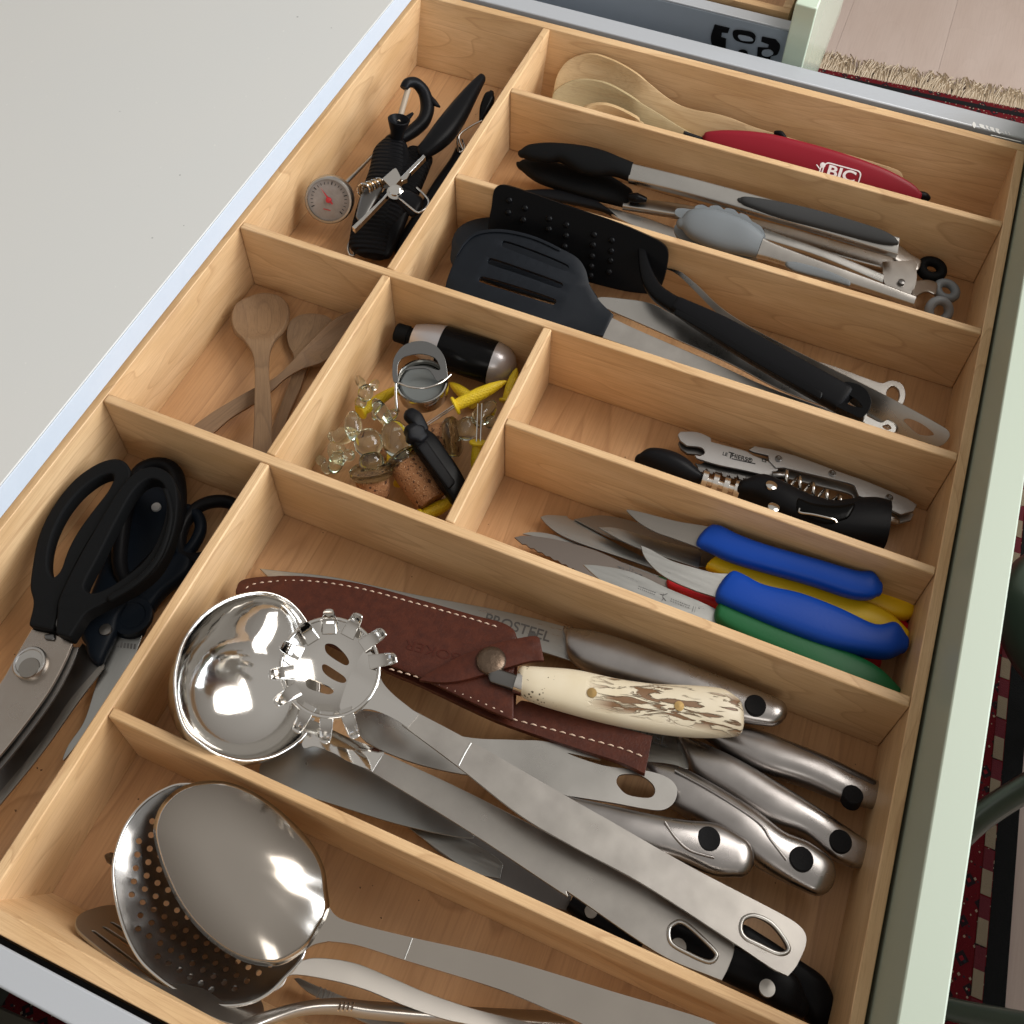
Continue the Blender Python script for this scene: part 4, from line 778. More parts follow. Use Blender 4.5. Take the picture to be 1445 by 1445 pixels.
fine(P3,k3,[(680,514,800,560,9,5),(676,528,795,574,9,5),(900,600,1035,652,9,5),(895,614,1030,666,8,4),(1052,652,1060,655,1,40),(1068,656,1072,658,1,40),(1084,662,1104,668,1,4)],.0002)
for nm,pp in (('printed_figure_body',[(850,568),(845,590),(852,604)]),('printed_figure_leg',[(850,594),(838,616)]),('printed_figure_leg',[(850,594),(866,616)]),('printed_figure_arm',[(828,570),(848,576),(876,566)])):
    tube(nm,[P3.M@Vector((*P3.loc(*q(ZP,*x),.0002),.0002)) for x in pp],.00022,PT,k3,n=6,sub=2)
p1=P6.loc(*q(ZP,560,390));p2=P6.loc(*q(ZP,720,450)); an=math.degrees(math.atan2((p2-p1).y,(p2-p1).x))
text('zyliss',P6,q(ZP,620,420),an,.0085,PT,k6,h=.0002)
# ================================================================ scissors compartment
TAN=mat('warm_reflecting_steel',(.42,.38,.34),.30,1,bump=.00003,nscale=50,rv=.08,var=(.34,.29,.25))
NVY=mat('dark_blue_black_plastic',(.006,.009,.014),.42,0,bump=.00005,nscale=400)
def loop(name,P,pts,r,m,par,h=0,flat=1.25):
    return tube(name,[P.M@Vector((*P.loc(*q(ZI,x,y),h),h)) for x,y in pts],r,m,par,closed=True,n=14,sub=5,flat=flat,up=P.z)
s3=thing('scissors','small dark blue scissors with thin open loop beside the divider and pale marked blade','scissors','kitchen scissors')
P=pl((*q(ZI,700,440),-.052),(*q(ZI,380,1080),-.054))
loop('finger_loop',P,[(705,400),(722,335),(765,275),(830,245),(905,250),(945,300),(920,370),(860,430),(780,470),(720,455)],.0042,BLK,s3)
loop('finger_loop',P,[(700,290),(745,280),(780,310),(785,360),(755,420),(715,455),(695,400)],.004,NVY,s3)
body('handle_shank',P,pr_(ZI,[((690,450),(760,470),.010),((620,520),(745,530),.012),((560,600),(650,610),.013),((470,670),(595,690),.013),((450,740),(570,755),.010)]),NVY,s3,e=.7)
a=P.M@Vector((*P.loc(*q(ZI,518,692),.006),.006)); lathe('pivot_cap',a,a+P.z,[(-.003,.0125),(.0008,.0125),(.0014,.0115),(.0012,.0085),(.0006,.008),(.001,.004),(.001,0)],NVY,s3,n=32,cap=False)
sheet('blade',P,Q(ZI,[(448,752,1),(565,752,1),(530,850),(470,960),(405,1050),(330,1160),(250,1260),(270,1200),(330,1110),(370,990),(405,870)]),BLD,s3,t=.002,zo=.001,bev=.0003)
p1=P.loc(*q(ZI,455,800));p2=P.loc(*q(ZI,530,812)); an=math.degrees(math.atan2((p2-p1).y,(p2-p1).x))
for k in range(6):
    x=462+k*13; sheet('fine_print',P,Q(ZI,[(x,797+k*1.5,1),(x+8,798+k*1.5,1),(x+5,818+k*1.5,1),(x-3,817+k*1.5,1)]),PT,s3,t=.00004,zo=.0012,step=.05)
s2=thing('scissors','large black scissors underneath with long dark grey blade running down left','scissors','kitchen scissors')
P=pl((*q(ZI,640,150),-.046),(*q(ZI,0,1400),-.050))
loop('finger_loop',P,[(535,150),(585,108),(645,104),(690,140),(702,220),(690,330),(640,430),(560,520),(500,560),(470,480),(490,300)],.0052,BLK,s2)
body('handle_fill',P,pr_(ZI,[((560,170),(690,180),.006,-.004),((480,300),(700,330),.008,-.004),((420,450),(650,450),.009,-.004),((370,580),(560,580),.010,-.002),((330,690),(480,690),.012),((318,770),(462,760),.012),((340,810),(410,870),.010)]),NVY,s2,e=.7)
a=P.M@Vector((*P.loc(*q(ZI,612,265),.001),.001)); lathe('hang_rivet',a,a+P.z,[(-.001,.0032),(.0006,.003),(.0009,.0)],mat('pale_rivet',(.45,.45,.44),.4,.5),s2,n=18,cap=False)
a=P.M@Vector((*P.loc(*q(ZI,414,746),.006),.006)); lathe('handle_rivet',a,a+P.z,[(-.001,.0038),(.0008,.0036),(.001,.0)],STS,s2,n=18,cap=False)
sheet('blade',P,Q(ZI,[(320,795,1),(405,862,1),(405,890,1),(300,1030),(150,1240),(-80,1520,1),(-160,1520,1),(0,1225),(130,1070),(250,900)]),DST,s2,t=.002,zo=-.001,bev=.0003)
sheet('blade_bevel',P,Q(ZI,[(405,872,1),(408,895,1),(300,1040),(150,1250),(-80,1530,1),(-100,1500,1),(140,1215),(280,1015)]),BLW,s2,t=.0012,zo=.0004)
s1=thing('scissors','black handled kitchen scissors on top at left with steel screw and warm steel blades','scissors','kitchen scissors')
P=pl((*q(ZI,480,110),-.024),(*q(ZI,100,900),-.030))
sheet('left_loop',P,Q(ZI,[(130,590),(140,500),(158,410),(192,325),(245,240),(312,165),(390,112),(455,92),(500,105),(522,150),(500,205),(440,295),(380,378),(330,462),(290,542),(262,602),(245,645),(236,700),(222,762,1),(124,742,1),(142,655)]),RUB,s1,
  holes=[Q(ZI,[(215,550),(200,510),(205,440),(226,368),(266,290),(322,220),(390,167),(440,150),(455,168),(430,222),(370,300),(312,382),(276,452),(252,520),(234,546)])],t=.012,zo=.006,bev=.0032)
sheet('right_loop',P,Q(ZI,[(246,650),(275,580),(330,472),(400,350),(465,240),(520,170),(580,134),(640,134),(690,175),(708,250),(702,350),(672,450),(622,532),(550,592),(480,632),(400,672),(352,702),(322,745),(290,795,1),(235,778,1),(240,700)]),RUB,s1,
  holes=[Q(ZI,[(345,590),(400,480),(470,340),(535,225),(590,178),(640,186),(662,230),(660,320),(628,420),(575,500),(500,562),(430,606),(370,622)])],t=.013,zo=.008,bev=.0034)
body('rim_lip',P,pr_(ZI,[((640,200),(662,205),.004,.008),((662,300),(680,310),.004,.009),((620,440),(640,455),.004,.009),((540,540),(555,560),.004,.009),((430,612),(440,634),.004,.008)]),RUB,s1)
sheet('blade',P,Q(ZI,[(124,742,1),(222,765,1),(285,800,1),(250,880),(190,990),(100,1115),(0,1240),(-90,1340,1),(-90,1060,1),(0,955),(60,850),(95,790)]),TAN,s1,t=.0025,zo=0,bev=.0005)
sheet('lower_blade',P,Q(ZI,[(150,790,1),(300,805,1),(285,850),(200,1010),(60,1200),(-90,1380,1),(-90,1250,1)]),DST,s1,t=.002,zo=-.004,bev=.0003)
a=P.M@Vector((*P.loc(*q(ZI,125,885),0),0)); lathe('pivot_screw',a,a+P.z,[(-.001,.0098),(.004,.0098),(.005,.0090),(.0052,.0078),(.0046,.0074),(.0048,.0)],STL,s1,n=36,cap=False)
a=P.M@Vector((*P.loc(*q(ZI,113,895),.0052),.0052)); lathe('screw_slot_cover',a,a+P.z,[(-.0005,.0062),(.0004,.0058),(.0005,0)],BLW,s1,n=30,cap=False)
body('notch_tooth',P,pr_(ZI,[((205,700),(208,735),.003,.003),((240,695),(240,750),.004,.003)]),DST,s1)
tube('notch_edge',[P.M@Vector((*P.loc(*q(ZI,x,y),.002),.002)) for x,y in ((205,735),(190,715),(205,685),(240,672))],.0011,CHR,s1,n=8)
body('notch_tooth',P,pr_(ZI,[((180,765),(182,785),.002,.001),((208,760),(208,788),.002,.001)]),DST,s1)
# ================================================================ large compartment, from the bottom up
EYE=mat('black_rubber_plug',(.010,.010,.011),.55,0,bump=.0002,nscale=900)
kl='steel handled kitchen knives'
HSS=mat('cast_satin_steel',(.43,.41,.40),.30,1,bump=.00003,nscale=120,rv=.08,var=(.35,.33,.32))
def chefs(label,hs,plug,za,zb,t=None,roll=0,r=.0061,top=.0070,e=.8,o=ZM):
    tt=thing('kitchen_knife',label,'knife',kl); s0=hs[0];s1=hs[-1]
    P=pl((*q(o,*[(s0[0][i]+s0[1][i])/2 for i in (0,1)]),za),(*q(o,*[(s1[0][i]+s1[1][i])/2 for i in (0,1)]),zb),roll)
    body('handle',P,pr_(o,hs),HSS,tt,e=e,n=24,endr=.6)
    c=P.loc(*q(o,*plug),top*.8); a=P.M@Vector((c.x,c.y,top*.86))
    lathe('plug',a,a+P.z,[(-.006,r),(.0012,r),(.0016,r*.93),(.0013,r*.5),(.0013,0)],EYE,tt,n=28,cap=False)
    return tt,P
pk,P=chefs('topmost steel knife handle along the far divider, black plug showing behind the antler grip',[((668,188),(655,222),.008),((700,189),(668,290),.014),((800,208),(735,350),.019),((950,256),(880,402),.020),((1150,333),(1080,457),.019),((1290,385),(1230,512),.016),((1400,425),(1350,550),.013),((1490,462),(1450,566),.011)],(1405,490),-.045,-.038,o=ZK)
PB=pl((368,806,-.057),(800,908,-.050))
sheet('blade',PB,[(366,802,1),(400,806),(475,815),(578,837),(690,858),(752,872),(812,888,1),(812,934,1),(740,912),(640,880),(500,845),(385,817)],BLD,pk,t=.002,bev=.0003)
p1=PB.loc(692,874);p2=PB.loc(768,897); an=math.degrees(math.atan2((p2-p1).y,(p2-p1).x))
TXT=mat('grey_etched_lettering',(.13,.125,.12),.5,.3)
text('PROSTEEL',PB,q(ZQ,1083,288),an,.0094,TXT,pk,h=.0001,bold=.0001,sx=1.02)
sheet('etched_mark',PB,Q(ZQ,[(1168,318,1),(1222,330,1),(1216,350,1),(1190,346,1),(1168,392,1),(1140,385,1),(1165,340,1)]),TXT,pk,t=.00005,zo=.0001,step=.05)
k2_,P=chefs('knife with narrow dark spined steel handle lying highest right',[((560,150),(575,180),.008),((720,140),(650,232),.016),((900,202),(800,312),.019),((1050,262),(980,372),.018),((1180,320),(1120,432),.014),((1272,362),(1225,458),.011)],(1165,414),-.050,-.046,r=.0056,roll=-12)
body('dark_spine',P,pr_(ZM,[((720,132),(712,150),.004,.004),((900,196),(888,222),.005,.006),((1080,270),(1068,298),.005,.006),((1250,350),(1240,378),.004,.004)]),mat('dark_handle_spine',(.06,.05,.045),.4,.6),k2_)
k3_,P=chefs('steel handled knife in the middle of the fan with the blade end reading EL',[((478,172),(462,215),.010),((560,205),(512,325),.017),((700,272),(640,412),.020),((880,378),(800,520),.020),((1040,478),(960,580),.017),((1150,550),(1075,668),.013),((1212,592),(1150,700),.011)],(1114,602),-.050,-.046)
PB=pl((*q(ZK,700,560),-.052),(*q(ZK,1120,680),-.051))
sheet('blade',PB,Q(ZK,[(600,500,1),(860,560),(1115,608,1),(1160,740,1),(990,716),(800,680),(560,600)]),BLD,k3_,t=.002,bev=.0003)
text('PROSTEEL',PB,q(ZK,925,592),0,.0094,TXT,k3_,h=.0001,bold=.0001)
k4_,P=chefs('knife with the broadest twisted steel handle pointing down right',[((330,278),(310,300),.008),((450,295),(400,440),.016),((600,372),(540,530),.020),((760,470),(690,640),.021),((880,560),(800,715),.018),((980,600),(905,772),.014),((1052,650),(990,812),.012)],(955,674),-.044,-.040,r=.0063,top=.0084)
tube('handle_ridge',[P.M@Vector((*P.loc(*q(ZM,x,y),h),h)) for x,y,h in ((440,310,.0085),(600,400,.0100),(780,520,.0102),(830,590,.0094),(895,675,.0078))],.0008,HSS,k4_,n=8)
k5_,P=chefs('knife with the nearest rounded steel handle beside the server handle',[((-160,350),(-180,390),.008),((0,415),(-30,520),.014),((150,450),(110,600),.018),((330,490),(300,660),.019),((480,515),(450,690),.017),((610,528),(590,742),.013),((706,580),(688,745),.011)],(577,591),-.034,-.032,r=.0062)
tube('handle_ridge',[P.M@Vector((*P.loc(*q(ZM,x,y),h),h)) for x,y,h in ((400,520,.0088),(440,580,.0088),(500,635,.0080),(600,665,.0068))],.0008,HSS,k5_,n=8)
# large dark spatula and blades under the ladle
ws=thing('wide_steel_spatula','wide dull steel spatula lying under the ladle bowl near the divider','spatula')
P=pl((*q(ZL,0,270),-.046),(*q(ZL,780,550),-.050))
sheet('blade',P,Q(ZL,[(-40,290),(20,225),(100,196),(180,192),(400,290),(780,530),(800,562),(700,552),(500,507),(240,427),(0,350)]),mat('dull_dark_steel',(.30,.30,.29),.33,1,rv=.08,nscale=60),ws,t=.0015,bev=.0003)
hk=thing('steel_bladed_knife','wide rounded steel blade at the bottom of the large compartment','knife')
P=pl((*q(ZL,545,520),-.060),(*q(ZL,1290,860),-.058))
sheet('blade',P,Q(ZL,[(530,512,1),(700,540),(860,620),(914,665),(912,690),(905,725,1),(800,700),(680,625)]),BLD,hk,t=.0015,zo=.0015,bev=.0003)
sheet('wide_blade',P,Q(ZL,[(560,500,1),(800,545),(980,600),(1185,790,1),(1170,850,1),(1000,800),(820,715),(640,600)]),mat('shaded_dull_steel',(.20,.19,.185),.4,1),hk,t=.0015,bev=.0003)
body('handle',P,pr_(ZL,[((1200,785),(1165,845),.012),((1300,850),(1265,920),.013),((1450,930),(1400,1000),.013)]),BLK,hk,e=.6,round0=False)
a=P.M@Vector((*P.loc(*q(ZL,1262,850),.0066),.0062)); lathe('rivet',a,a+P.z,[(-.001,.0036),(.0006,.0034),(.0008,0)],mat('pale_nickel_rivet',(.62,.60,.56),.35,.8),hk,n=18,cap=False)
RVT=bpy.data.materials['pale_nickel_rivet']
bk1=thing('black_handled_knife','black riveted knife handle under the ladle handle end by the divider','knife','black handled knives')
P=pl((*q(ZM,420,980),-.044),(*q(ZM,950,1270),-.042))
body('handle',P,pr_(ZM,[((400,905),(360,1000),.013),((560,990),(500,1090),.014),((720,1050),(650,1170),.015),((850,1105),(780,1230),.016),((930,1150),(880,1290),.015),((966,1225),(935,1305),.010)]),BLK,bk1,e=.55)
for x,y in ((817,1197),(455,1028)):
    a=P.M@Vector((*P.loc(*q(ZM,x,y),.0078),.0072)); lathe('rivet',a,a+P.z,[(-.001,.0042),(.0008,.0040),(.001,0)],RVT,bk1,n=20,cap=False)
bk2=thing('black_handled_knife','curved black knife handle end nearest the drawer front corner under the server','knife','black handled knives')
P=pl((*q(ZM,720,1000),-.054),(*q(ZM,1060,1300),-.054))
body('handle',P,pr_(ZM,[((740,950),(690,1040),.012),((850,1020),(790,1120),.013),((950,1090),(880,1200),.015),((1040,1155),(950,1290),.016),((1082,1240),(1000,1350),.015),((1078,1310),(1040,1360),.010)]),BLK,bk2,e=.6)
sv=thing('serving_spatula','steel serving spatula whose handle end has an oval hole beside the sheath','spatula')
P=pl((*q(ZL,380,120),-.030),(*q(ZM,440,400),-.030))
sheet('handle',P,Q(ZL,[(330,60),(500,88),(760,165),(960,178),(1100,188),(1300,255)])+Q(ZM,[(0,238),(150,290),(330,312),(420,345),(450,392),(430,448),(370,472),(180,440),(0,412)])+Q(ZL,[(1200,402),(1050,375),(900,320),(760,312),(560,265),(380,185),(335,110)]),STL,sv,
   holes=[Q(ZM,[(202,350),(222,326),(300,330),(352,368),(358,405),(330,422),(250,410),(212,378)])],t=.002,zo=0,bev=.0005)
# ---- sheath
LEA=mat('reddish_brown_leather',(.078,.018,.008),.42,0,bump=.00018,nscale=700,var=(.046,.010,.005),rv=.08,spec=.3)
LEE=mat('dark_leather_edge',(.045,.014,.009),.6)
THR=mat('cream_stitching_thread',(.62,.45,.34),.8)
sh=thing('leather_sheath','red brown stitched leather knife sheath with snap strap and faint stamped lettering','sheath')
P=pl((*q(ZR,90,100),-.036),(*q(ZR,1030,390),-.026),-4)
front=[(84,100),(100,76),(150,64),(230,60),(330,62),(500,85),(700,138),(880,190),(985,218),(1026,246),(1033,290),(1024,400,1),(1022,552,1),(900,500),(700,405),(600,364),(400,270),(200,185),(85,125)]
sheet('back_panel',P,Q(ZR,[(80,104),(98,74),(150,61),(230,57),(330,59),(500,81),(700,134),(880,186),(988,214),(1030,243),(1037,290),(1030,480,1),(1055,466)])+Q(ZK,[(700,512),(1004,594,1),(992,660),(975,742,1),(870,694),(700,640),(440,552)])+Q(ZR,[(900,506),(700,411),(600,370),(400,276),(200,190),(80,130)]),LEA,sh,t=.004,zo=-.0045,bev=.0006)
sheet('front_panel',P,Q(ZR,front),LEA,sh,t=.0032,zo=.002,h=lambda x,y:.0022*math.exp(-((y+.005)/.018)**2)*(1 if x>.02 else .3),step=.008,bev=.0007)
def stitches(P,line,n,h,par,ln=.6):
    L=[Vector(p) for p in spl(line,False,8)]; D=[0]
    for i in range(1,len(L)): D.append(D[-1]+(L[i]-L[i-1]).length)
    def at(s):
        for i in range(1,len(D)):
            if D[i]>=s or i==len(D)-1: return L[i-1].lerp(L[i],(s-D[i-1])/(D[i]-D[i-1]))
    me0=None
    for k in range(n):
        a=at(D[-1]*k/n); b=at(D[-1]*(k+ln)/n); a2=P.loc(a.x,a.y,h);b2=P.loc(b.x,b.y,h); m=(a2+b2)/2
        if me0 is None:
            o=tube('stitch',[P.M@Vector((a2.x,a2.y,h-.0004)),P.M@Vector((m.x,m.y,h+.0003)),P.M@Vector((b2.x,b2.y,h-.0004))],[.0003,.0005,.0003],THR,par,n=6,sub=2)
        else: o=tube('stitch',[P.M@Vector((a2.x,a2.y,h-.0004)),P.M@Vector((m.x,m.y,h+.0003)),P.M@Vector((b2.x,b2.y,h-.0004))],[.0003,.0005,.0003],THR,par,n=6,sub=2)
stitches(P,Q(ZR,[(112,100),(130,85),(200,74),(330,72),(500,97),(700,150),(880,200),(975,230)]),33,.0023,sh)
stitches(P,Q(ZR,[(600,370),(700,400),(860,462),(1000,524)])[0:4],15,.0023,sh)
stitches(P,Q(ZK,[(450,540),(700,606),(880,655),(975,692)]),14,-.0042,sh)
sheet('strap',P,Q(ZR,[(703,422,1),(740,398),(830,350),(960,305),(1080,280),(1108,284),(1116,310),(1126,362,1),(1080,364),(1000,386),(860,424),(780,432)]),LEA,sh,t=.0025,zo=.0075,h=lambda x,y:-.0035*max(0,1-(x-.11)/.06) if x<.17 else 0,step=.008,bev=.0006)
c=P.loc(*q(ZR,946,342),.0078); a=P.M@Vector((c.x,c.y,.0070)); lathe('snap',a,a+P.z,[(-.001,.0088),(.001,.0088),(.0022,.0078),(.0030,.005),(.0032,0)],mat('aged_brass_snap',(.17,.12,.085),.42,.9,bump=.0003,nscale=500,var=(.10,.07,.05)),sh,n=32,cap=False)
EMB=mat('pressed_dark_leather',(.062,.013,.007),.55,spec=.2)
p1=P.loc(*q(ZQ,620,480),.004);p2=P.loc(*q(ZQ,250,385),.004); an=math.degrees(math.atan2((p2-p1).y,(p2-p1).x))
text('BOKER',P,q(ZQ,470,455),an,.0085,EMB,sh,h=.0043,ext=.00005,sx=1.3)
ak=thing('antler_handled_knife','knife with pale stag antler grip and brass pins sheathed in the red leather','knife')
P=pl((*q(ZK,490,395),-.020),(*q(ZK,1335,540),-.026),4)
def antler():
    m=mat('stag_antler',(.60,.51,.37),.42,0); n=m.node_tree.nodes;l=m.node_tree.links;b=n['Principled BSDF']; t=n.new('ShaderNodeTexCoord')
    mp=n.new('ShaderNodeMapping'); mp.inputs['Scale'].default_value=(48,230,90); l.new(t.outputs['Object'],mp.inputs[0])
    no=n.new('ShaderNodeTexNoise'); no.inputs['Scale'].default_value=1; no.inputs['Detail'].default_value=6; no.inputs['Distortion'].default_value=1.4; l.new(mp.outputs[0],no.inputs[0])
    sp_=n.new('ShaderNodeSeparateXYZ'); l.new(t.outputs['Object'],sp_.inputs[0])
    # bark remains on the rear two thirds of the grip, along its middle
    gx=n.new('ShaderNodeMapRange'); gx.inputs[1].default_value=.036;gx.inputs[2].default_value=.052; l.new(sp_.outputs['X'],gx.inputs[0])
    ay=n.new('ShaderNodeMath'); ay.operation='ABSOLUTE'; l.new(sp_.outputs['Y'],ay.inputs[0]); gy=n.new('ShaderNodeMapRange'); gy.inputs[1].default_value=.012; gy.inputs[2].default_value=.008; l.new(ay.outputs[0],gy.inputs[0])
    g=n.new('ShaderNodeMath'); g.operation='MULTIPLY'; l.new(gx.outputs[0],g.inputs[0]); l.new(gy.outputs[0],g.inputs[1])
    r=n.new('ShaderNodeMapRange'); r.inputs[1].default_value=.49;r.inputs[2].default_value=.56; l.new(no.outputs[0],r.inputs[0])
    k=n.new('ShaderNodeMath'); k.operation='MULTIPLY'; l.new(r.outputs[0],k.inputs[0]); l.new(g.outputs[0],k.inputs[1])
    n2=n.new('ShaderNodeTexNoise'); n2.inputs['Scale'].default_value=60; l.new(t.outputs['Object'],n2.inputs[0]); mx0=n.new('ShaderNodeMix'); mx0.data_type='RGBA'; mx0.inputs[6].default_value=(.70,.62,.48,1); mx0.inputs[7].default_value=(.60,.50,.33,1); l.new(n2.outputs[0],mx0.inputs[0])
    v=n.new('ShaderNodeTexVoronoi'); v.inputs['Scale'].default_value=420; l.new(t.outputs['Object'],v.inputs[0]); lt=n.new('ShaderNodeMath'); lt.operation='LESS_THAN'; lt.inputs[1].default_value=.28; l.new(v.outputs['Distance'],lt.inputs[0])
    gz=n.new('ShaderNodeMapRange'); gz.inputs[1].default_value=.022;gz.inputs[2].default_value=.016; l.new(sp_.outputs['X'],gz.inputs[0]); n3=n.new('ShaderNodeTexNoise'); n3.inputs['Scale'].default_value=130; l.new(t.outputs['Object'],n3.inputs[0]); gt=n.new('ShaderNodeMath'); gt.operation='GREATER_THAN'; gt.inputs[1].default_value=.56; l.new(n3.outputs[0],gt.inputs[0])
    a1=n.new('ShaderNodeMath'); a1.operation='MULTIPLY'; l.new(lt.outputs[0],a1.inputs[0]); l.new(gz.outputs[0],a1.inputs[1]); a2=n.new('ShaderNodeMath'); a2.operation='MULTIPLY'; l.new(a1.outputs[0],a2.inputs[0]); l.new(gt.outputs[0],a2.inputs[1])
    mx=n.new('ShaderNodeMix'); mx.data_type='RGBA'; mx.inputs[7].default_value=(.17,.085,.035,1); l.new(mx0.outputs[2],mx.inputs[6]); l.new(k.outputs[0],mx.inputs[0])
    my=n.new('ShaderNodeMix'); my.data_type='RGBA'; my.inputs[7].default_value=(.10,.075,.045,1); l.new(mx.outputs[2],my.inputs[6]); l.new(a2.outputs[0],my.inputs[0])
    l.new(my.outputs[2],b.inputs['Base Color']); bp=n.new('ShaderNodeBump'); bp.invert=True; bp.inputs['Distance'].default_value=.0012; l.new(k.outputs[0],bp.inputs['Height']); l.new(bp.outputs[0],b.inputs['Normal']); return m
body('grip',P,pr_(ZK,[((500,336),(488,448),.014),((560,340),(540,476),.017),((700,352),(670,516),.019),((850,384),(820,556),.019),((1000,406),(970,588),.019),((1150,412),(1130,609),.019),((1270,424),(1265,613),.018),((1325,455),(1330,608),.015)]),antler(),ak,e=.8,endr=.25,n=28)
body('ferrule',P,pr_(ZK,[((478,356),(452,436),.013),((492,350),(486,452),.014)]),CHR,ak,round0=False,round1=False,e=.9)
body('tang',P,pr_(ZK,[((380,340),(370,400),.004),((470,370),(455,430),.006)]),DST,ak,e=.5)
for x,y in ((765,438),(1107,490)):
    a=P.M@Vector((*P.loc(*q(ZK,x,y),.0096),.0098)); lathe('brass_pin',a,a+P.z,[(-.002,.0029),(.0001,.0028),(.0002,0)],mat('brass',(.36,.24,.10),.35,1),ak,n=20,cap=False)
# ---- ladle
la=thing('ladle','large polished steel ladle with long flat handle, its bowl beside the left divider','ladle')
P=pl((*q(ZJ,160,620),.012),(*q(ZJ,860,690),-.028))
rim=[(160,640),(170,540),(210,420),(290,312),(395,238),(500,202),(600,194),(695,225),(768,290),(820,375),(850,470),(862,580),(858,690),(842,780),(808,860),(755,920),(700,958),(640,988),(560,1006),(480,1010),(370,980),(270,915),(210,855),(175,760)]
rp=[P.loc(*q(ZJ,x,y)) for x,y in rim]; cc=sum(rp,Vector((0,0)))/len(rp); cc+=Vector((-.003,0)); Rl=.045
def lad(x,y):
    d=math.hypot(x-cc.x,y-cc.y)/Rl; return -.036*max(0,1-d**2.6) if d<1 else 0
# bowl by rings so the wall is smooth
N=96; ro=spl([(p.x,p.y) for p in rp],True,6); ro=[ro[int(i*len(ro)/N)] for i in range(N)]
V=[];Fc=[];K=26;Rm=sum((p-cc).length for p in ro)/len(ro)
for k in range(K+1):
    a_=k/K*math.pi/2; rr=math.cos(a_)**.78 if k<K else 0; zz=-.038*math.sin(a_); bl=min(1,k/K*2.2); bl=bl*bl*(3-2*bl)
    for p in ro:
        d_=(p-cc); L_=d_.length*(1-bl)+Rm*bl; d_=d_.normalized()*L_; V.append(Vector((cc.x+d_.x*rr,cc.y+d_.y*rr,zz)))
for k in range(K):
    for i in range(N): Fc.append((k*N+i,k*N+(i+1)%N,(k+1)*N+(i+1)%N,(k+1)*N+i))
o=mesh('bowl',V,Fc,CHR,la,M=P.M,solid=.0012,ang=180)
for f_ in (0,): 
    bm=bmesh.new(); bm.from_mesh(o.data); bmesh.ops.remove_doubles(bm,verts=bm.verts,dist=1e-5); bm.to_mesh(o.data); bm.free()
tube('rim',[P.M@Vector((p.x,p.y,0)) for p in ro[::4]],.0009,CHR,la,closed=True,n=8,sub=3)
P=pl((*q(ZJ,880,880),-.024),(*q(ZM,640,1080),-.018))
sheet('neck',P,Q(ZJ,[(790,820),(850,822),(940,868),(1010,900,1),(1180,965,1),(1120,1060,1),(1000,1012),(930,972),(840,940),(780,938)]),CHR,la,t=.002,h=lambda x,y:.0018*math.cos(min(abs(y)/.012,1)*1.57),step=.004,zo=-.001)
sheet('handle',P,Q(ZL,[(400,208,1),(445,228,1),(780,384),(1220,612)])+Q(ZM,[(200,716),(480,874),(640,966),(682,1030),(660,1110),(632,1166,1),(590,1150),(370,1054),(0,802)])+Q(ZL,[(1170,792),(790,541),(400,302,1),(350,275,1)]),STS,la,holes=[Q(ZM,[(420,965),(438,940),(480,938),(592,1042),(602,1070),(576,1085),(500,1052),(432,1012)])],t=.0022,bev=.0004)
tube('hole_rim',[P.M@Vector((*P.loc(*q(ZM,x,y)),0)) for x,y in ((416,965),(434,936),(482,933),(598,1040),(608,1073),(576,1091),(497,1058),(427,1016))],.0011,STL,la,closed=True,n=8)
tube('groove_line',[P.M@Vector((*P.loc(*q(ZL,x,y)),.0001)) for x,y in ((447,232),(424,266),(402,301))],.0004,CHR,la,n=6)
# ---- pasta server
ps=thing('pasta_server','polished steel pasta server with toothed rim and three slots resting on the ladle','pasta server')
P=pl((*q(ZJ,915,560),.004),(*q(ZM,930,1060),-.012))
C0=q(ZJ,915,560)
cen=P.loc(*C0)
ring_pts=[]
for k in range(36):
    a=2*math.pi*k/36; ring_pts.append((915+238*math.cos(a),560+240*math.sin(a)))
cdep=lambda x,y:-.012*max(0,1-(math.hypot(x-cen.x,y-cen.y)/.0295)**2)
sheet('dish',P,Q(ZJ,ring_pts),CHR,ps,holes=[Q(ZJ,[(884,424),(905,415),(940,425),(982,462),(1002,498),(988,513),(950,495),(892,456)]),Q(ZJ,[(868,512),(890,508),(970,560),(988,588),(968,598),(920,578),(876,545)]),Q(ZJ,[(788,600),(800,582),(830,584),(915,622),(924,645),(900,656),(850,645),(800,628)])],t=.0012,h=cdep,step=.0028,sub=3,ang=180)
tube('rim',[P.M@Vector((*P.loc(*q(ZJ,x,y)),.0004)) for x,y in ring_pts[::2]],.0012,CHR,ps,closed=True,n=10)
for (x,y) in ((908,285),(1050,305),(1170,385),(1228,512),(1035,890),(890,915),(752,860),(655,725),(628,590),(682,450),(782,348)):
    d=Vector((x-915,y-560)); s=Vector((-d.y,d.x)).normalized(); st_=[]
    L=d.length
    for f_,w_,dz in ((.60,36,-.001),(.80,32,.002),(.93,30,.006),(1.0,24,.009)):
        c=Vector((915,560))+d*f_; st_.append(((c.x+s.x*w_,c.y+s.y*w_),(c.x-s.x*w_,c.y-s.y*w_),.0016,dz))
    body('tine',P,pr_(ZJ,st_),CHR,ps,e=.6,endr=.8,round0=False)
sheet('neck',P,Q(ZJ,[(1080,470),(1145,540),(1165,620),(1220,688),(1310,762,1),(1345,790,1),(1290,850,1),(1238,815),(1150,772),(1080,757),(1020,775),(960,740)]),CHR,ps,t=.0022,h=lambda x,y:.003*math.exp(-(y/.010)**2)-.0005,step=.004,zo=-.0012)
